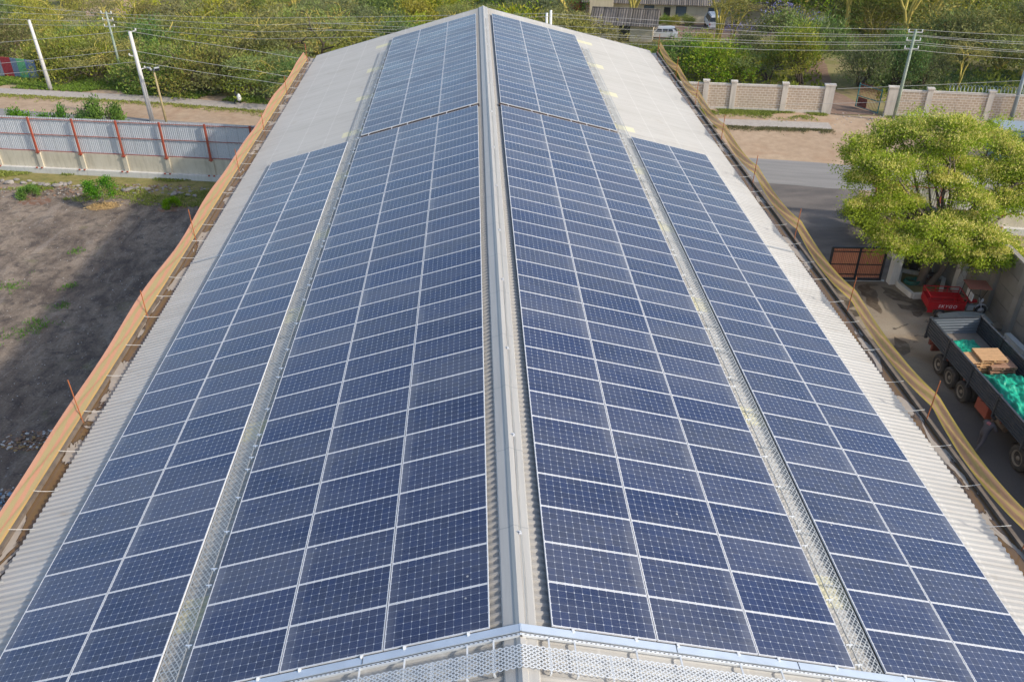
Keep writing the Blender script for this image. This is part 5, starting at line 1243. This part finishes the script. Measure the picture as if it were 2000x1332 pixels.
# --- the woodland behind as one mass on each side
def woodland(name,label,xr,yr,spacing,hr,protos,keep,seed):
    r=random.Random(seed); rs=np.random.RandomState(seed); Qs=[];mis=[];ts=[];tv=[];tf=[];mats=[];pts=[]
    def mid(m):
        if m not in mats: mats.append(m)
        return mats.index(m)
    for a in range(9000):
        x,y=r.uniform(*xr),r.uniform(*yr)
        if not keep(x,y): continue
        sp=spacing*(1+.010*max(0,y-88))
        if any((x-u)**2+(y-v_)**2<sp*sp for u,v_ in pts) or any((x-u)**2+(y-v_)**2<(1.5+c_*.45)**2 for u,v_,c_ in placed): continue
        pts.append((x,y)); p=r.choice(protos); h=r.uniform(*hr); s=h/p['H']; g=r.uniform(0,6.28); c_,s_=math.cos(g),math.sin(g)
        frac=.62 if y>110 else .8; n=len(p['Q']); pick=rs.rand(n)<frac; Q=p['Q'][pick]; ctr=Q.mean(1,keepdims=True); Q=ctr+(Q-ctr)*(1.35 if y>110 else 1.15)
        Rm=np.array([[c_,-s_,0],[s_,c_,0],[0,0,1]]); Qs.append((Q@Rm.T)*s+np.array([x,y,gz(x,y)]))
        loc=np.array([mid(m) for m in p['lm']]); mi=p['mi'][pick] if p['mi'] is not None else np.zeros(len(Q),int); mis.append(loc[mi]); ts.append(np.full(len(Q),r.random()))
        b=len(tv); T=(np.array([tuple(q) for q in p['tv']])@Rm.T)*s+np.array([x,y,gz(x,y)])
        # keep only stout wood
        tv+=T.tolist(); tf+=[tuple(b+i for i in f) for f in p['tf'][:60*8]]
    mats.append(M['yelbark'] if True else M['twig'])
    me=qmesh(name,np.concatenate(Qs),mats,np.concatenate(mis),np.concatenate(ts),(tv,tf,len(mats)-1))
    o=bpy.data.objects.new(name,me); COL.objects.link(o); tag(o,label,'woodland',kind='stuff'); return len(pts)
be=gp(265,18)
def keepL(x,y):
    if y<86-.10*(x+30): return False
    if ((x-be.x)/11)**2+((y-be.y+5)/17)**2<1: return False
    if x>4 and y<118: return x<12
    return True
def keepR(x,y):
    if x<15 and y<112: return False
    if 15<x<46 and 94<y<120 and not(x>34 and y>112): return False
    if 12<x<33 and y<96: return False
    tx=31.5+(y-62)*.27
    if y<102 and abs(x-tx-1.0)<3.4: return False
    if 36<x<64 and y<95: return False
    if y<72-.15*(x-30): return False
    return True
mix_=BUSH+FAN+[FEV[0],FEV[2]]
n1=woodland('woodland','thorn woodland stretching away beyond the road, left of the roof ridge',(-118,10),(82,160),4.9,(3.8,6.2),mix_,keepL,5)
n2=woodland('woodland','woodland stretching away behind the houses and the dirt track, right side',(10,112),(70,155),5.4,(5.0,8.5),[BUSH[0],BUSH[3],BRD[0],BRD[1],FAN[2],FEV[0],WIL[1]],keepR,6)
print('wood',n1,n2)
# --- grass and weeds
def tufts(name,label,pts,mat,h,seed,per=7,w_=.05):
    rs=np.random.RandomState(seed); P=np.repeat(np.array(pts),per,0)+np.c_[rs.normal(0,.10,(len(pts)*per,2)),np.zeros(len(pts)*per)]
    d=np.c_[rs.normal(0,.5,(len(P),2)),np.ones(len(P))]; Q=leaf_quads(rs,P,d/np.linalg.norm(d,axis=1)[:,None],h,2.2,1,1.2,.5)
    Q[...,2]=np.maximum(Q[...,2],P[:,None,2]-.02)
    me=qmesh(name,Q,[mat]); o=bpy.data.objects.new(name,me); COL.objects.link(o); return tag(o,label,'grass',kind='stuff')
rr_=random.Random(9)
from mathutils import noise as NZ
def scat(n,fx,keep=None,sc=.35,th_=-.1):
    out=[]
    while len(out)<n:
        x,y=fx()
        if NZ.noise(Vector((x*sc,y*sc,3.3)))<th_: continue
        out.append((x,y,gz(x,y)+.02))
    return out
def f1(): x=rr_.uniform(-62,-13); return x,rr_.uniform(0,1)**1.3*(-4.8 if x>-30 else -3.4)+fy(x)-.4
tufts('grass','short dry grass on the strip between fence and stones',scat(5200,f1),M['grass'],.13,1)
def pathy(x):
    for a,b in zip(pth,pth[1:]):
        if a[0]<=x<=b[0]: return a[1]+(b[1]-a[1])*(x-a[0])/(b[0]-a[0])
    return pth[-1][1]
def f2(): x=rr_.uniform(-62,5); return x,pathy(x)-.9-abs(rr_.gauss(0,.55))
tufts('grass','thin green grass along the near edge of the footpath',scat(2400,f2,None,.5,-.3),M['grass'],.12,2)
def f3(): x=rr_.uniform(-75,8); return x,pathy(x)+1.0+abs(rr_.gauss(0,2.4))
tufts('weeds','weeds and low growth between footpath and bushes',scat(6500,f3,None,.3,-.2),M['grassg'],.22,3)
def f4():
    if rr_.random()<.7: x=rr_.uniform(16,30); a,b=wa,wb
    else: x=rr_.uniform(35,50); a,b=wc,wd
    t=(x-a[0])/(b[0]-a[0]); y=a[1]+(b[1]-a[1])*t; return x,y-.2-abs(rr_.gauss(0,.75))
tufts('grass','green weeds at the foot of the blockwork walls',scat(3200,f4,None,.5,-.3),M['grass'],.12,4)
def f5(): x=rr_.uniform(18,29); return x,pathy(x)-1.0-abs(rr_.gauss(0,.45))
tufts('grass','dry grass edging the right end of the footpath',scat(900,f5,None,.5,-.35),M['grass'],.11,5)
spots=[(35,558,9),(20,655,10),(150,492,5),(55,650,9),(120,600,4),(70,630,6),(10,560,7),(80,640,5),(135,560,4)]
pp=[]
for x,y,r in spots:
    c=gp(x,y)
    for k in range(26): pp.append((c.x+rr_.gauss(0,r*.055),c.y+rr_.gauss(0,r*.05),.02))
tufts('weeds','small green weed patches on the sooty yard',pp,M['grassg'],.10,6,5)
def f6():
    return rr_.uniform(38,62),rr_.uniform(62.5,76)
tufts('grass','shaded green grass of the clearing behind the right wall',scat(5000,f6,None,.2,-.3),M['grassg'],.2,7)
def f7(): return rr_.uniform(22,34),rr_.uniform(41.5,45.5)
def f8():
    x=rr_.uniform(-85,60); return x,rr_.uniform(80 if x<10 else 66,112)
tufts('undergrowth','low undergrowth on the woodland floor',[p for p in scat(20000,f8,None,.15,-.35) if not(15<p[0]<46 and 94<p[1]<114) and abs(p[0]-(32.5+(p[1]-62)*.27))>2.2 or p[0]<10][:16000],M['lf_olive'],.42,8,3)
# straw round the small tree
c=gp(200,403); rs=np.random.RandomState(4); P=np.c_[rs.normal(c.x,.5,500),rs.normal(c.y,.32,500),np.full(500,.05)]
Q=leaf_quads(rs,P,np.c_[rs.normal(0,1,(500,2)),rs.uniform(0,.3,500)],.22,7,0,1,.3); me=qmesh('straw',Q,[plain('dry_straw',(.62,.43,.19),.9,0,.4,8)]); o=bpy.data.objects.new('straw',me); COL.objects.link(o); tag(o,'dry straw heaped round the foot of the small green tree','straw',kind='stuff')
# small planted tree and seedlings in the yard
YT=make_plant('young','young',61,[M['lf_bright'],M['lf_bd']],M['twig'],density=2.4,leaf=1.3)
c=gp(199,400); plant(YT,c.x,c.y,2.35/YT['H'],1.0,'small bright green tree with a thin trunk in a ring of straw','tree','young_tree')
SD=make_plant('seed','bush',62,[M['lf_bright']],M['twig'],density=.5,leaf=2.2)
for x,y,h,lab in((60,384,.95,'small green plant beside the reddish soil ring'),(338,404,.75,'low green plant in the dark soil ring near the netting'),):
    c=gp(x,y); plant(SD,c.x,c.y,h/SD['H'],0,lab,'plant','seedling')
for i,(x,h) in enumerate(((40,4.35),(98,4.4),(160,4.55),(207,5.1))):
    q_=pv(x,226,(-37,57.0),(-19.7,54.0)); plant(YT,q_.x,q_.y,.62*h/YT['H'],i*1.3,'bright green treetop showing above the grey sheet fence, %s from the left'%ORD[i+1],'tree','street_tree','young trees behind the grey sheet fence',zs=1.55)
HG=make_plant('hedge','willow',63,[M['lf_green'],M['lf_tree']],M['darkbark'],density=1.3)
for i,(x,y) in enumerate(((24.2,36.6),(24.0,38.4),(23.9,40.0))): plant(HG,x,y,2.3/HG['H'],i,'dark green hedge shrub beyond the brown gate, %s from the gate'%ORD[i+1],'hedge','hedge_shrub','hedge shrubs beyond the brown gate')
# --- the big blossoming tree by the gate
lob=[(1700,272,46),(1752,262,50),(1812,256,52),(1872,258,50),(1932,276,52),(1985,302,50),(1690,312,44),(1742,326,50),(1800,308,46),(1862,316,46),(1922,338,56),(1982,358,48),(1672,300,30),(1690,352,36),(1735,372,34),(1722,404,40),(1684,404,30),(1765,392,36),(1905,388,42),(1955,390,40),(1995,395,35),(1730,446,44),(1780,446,48),(1832,452,48),(1880,436,40),(1742,474,34),(1800,476,38),(1918,462,38),(1958,478,34),(1940,500,28),(1880,478,30),(1912,512,20),(1755,480,36),(1812,492,30),(1852,490,28),(1900,502,28),(1932,518,26),(1966,498,32),(1845,350,34),(2020,330,45),(2030,300,40),(1850,285,40)]
rs=np.random.RandomState(8); root=empty('blossoming_tree',(24.35,31.8,.1),0,'large bright green tree with pale yellow blossom and twin grey trunks by the gate','tree'); ro_=np.array([24.35,31.8,.1])
Cs=[];Os=[];Bs=[];Bo=[]; wood=MB(); cent=[]
fork1=np.array([24.9,31.9,3.1])-ro_; fork2=np.array([25.9,31.6,3.0])-ro_
for x,y,r in lob:
    yy=32+(385-y)/145*2.3+rs.uniform(-1.3,1.3); p=np.array(pv(x,y,(0,yy),(1,yy)))-ro_; R=r*43/1665*1.03
    cent.append(p)
    for sub in range(10):
        u=rs.normal(0,1,3); u/=np.linalg.norm(u); u[2]=abs(u[2])*.55-.15; sc_=p+u*R*rs.uniform(.35,.95); n=rs.randint(240,380)
        c=sc_+rs.normal(0,1,(n,3))*np.array([.30,.30,.15])*R/1.15; Cs.append(c); o=c-p; Os.append(o/(np.linalg.norm(o,axis=1)[:,None]+1e-6))
        if rs.rand()<.9:
            nb=rs.randint(110,260); c=sc_+rs.normal(0,1,(nb,3))*np.array([.30,.30,.09])*R/1.15+np.array([0,0,.17]); Bs.append(c); Bo.append(np.tile([0,0,1.0],(nb,1)))
    for sub in range(7):
        u=rs.normal(0,1,3); u/=np.linalg.norm(u); u[2]*=.7; n=rs.randint(40,90); sc_=p+u*R*rs.uniform(1.0,1.45); c=sc_+rs.normal(0,1,(n,3))*np.array([.24,.24,.14]); Cs.append(c); Os.append(np.tile(u,(n,1)))
    src=fork1 if p[0]<1.2 else fork2; m1=src+(p-src)*.45+np.array([0,0,-.25])+rs.normal(0,.25,3); m2=src+(p-src)*.78+rs.normal(0,.15,3)
    wood.tube([src,m1,m2,p],[.11,.07,.045,.02],6,False)
    for k in range(5): q2=p+rs.normal(0,.5,3)*R; wood.tube([m2,(m2+q2)/2+rs.normal(0,.1,3),q2],[.03,.02,.008],4,False)
Q=leaf_quads(rs,np.concatenate(Cs),np.concatenate(Os),.145,2.4,.2,.9); me=qmesh('crown',Q,[M['lf_tree']]); cr=bpy.data.objects.new('crown',me); COL.objects.link(cr); cr.parent=root
Q=leaf_quads(rs,np.concatenate(Bs),np.concatenate(Bo),.11,2.0,1,.8); me=qmesh('blossom',Q,[M['blossom']]); o=bpy.data.objects.new('blossom',me); COL.objects.link(o); o.parent=cr
wood.tube([np.array([0,0,-.2]),np.array([.05,.02,1.0]),np.array([.25,.05,2.1]),fork1],[.34,.24,.21,.17],10,False)
wood.tube([np.array([.35,-.15,-.1]),np.array([.9,-.1,.8]),np.array([1.25,-.1,1.8]),fork2],[.22,.16,.14,.12],10,False)
o=wood.build('trunk',M['trunk'],root,True)
# dry bare twigs low on its right side
q=MB()
for x,y in((1890,500),(1905,520),(1880,525),(1915,490),(1900,540)):
    p=np.array(pv(x,y,(0,30.6),(1,30.6)))-ro_
    for k in range(7):
        a=p+rs.normal(0,.35,3); q.tube([p,(p+a)/2+rs.normal(0,.08,3),a,a+rs.normal(0,.2,3)],[.018,.014,.01,.005],4,False)
    q.tube([fork2,(fork2+p)/2,p],[.05,.03,.018],5,False)
q.build('dry_twigs',M['twig'],root)

# ------------------------------------------------------------------ air
HZ=0.00012
if HZ:
    t=NT('haze'); pv_=t.n('ShaderNodeVolumePrincipled'); t.set(pv_.inputs['Color'],(.93,.95,1)); t.set(pv_.inputs['Density'],HZ); pv_.inputs['Anisotropy'].default_value=.3
    t.t.links.new(pv_.outputs[0],t.out.inputs[1])
    q=MB(); q.b2((-1000,-100,-12),(1000,1000,32)); tag(q.build('haze',t.m),'thin pale haze in the air',None,None,'stuff')
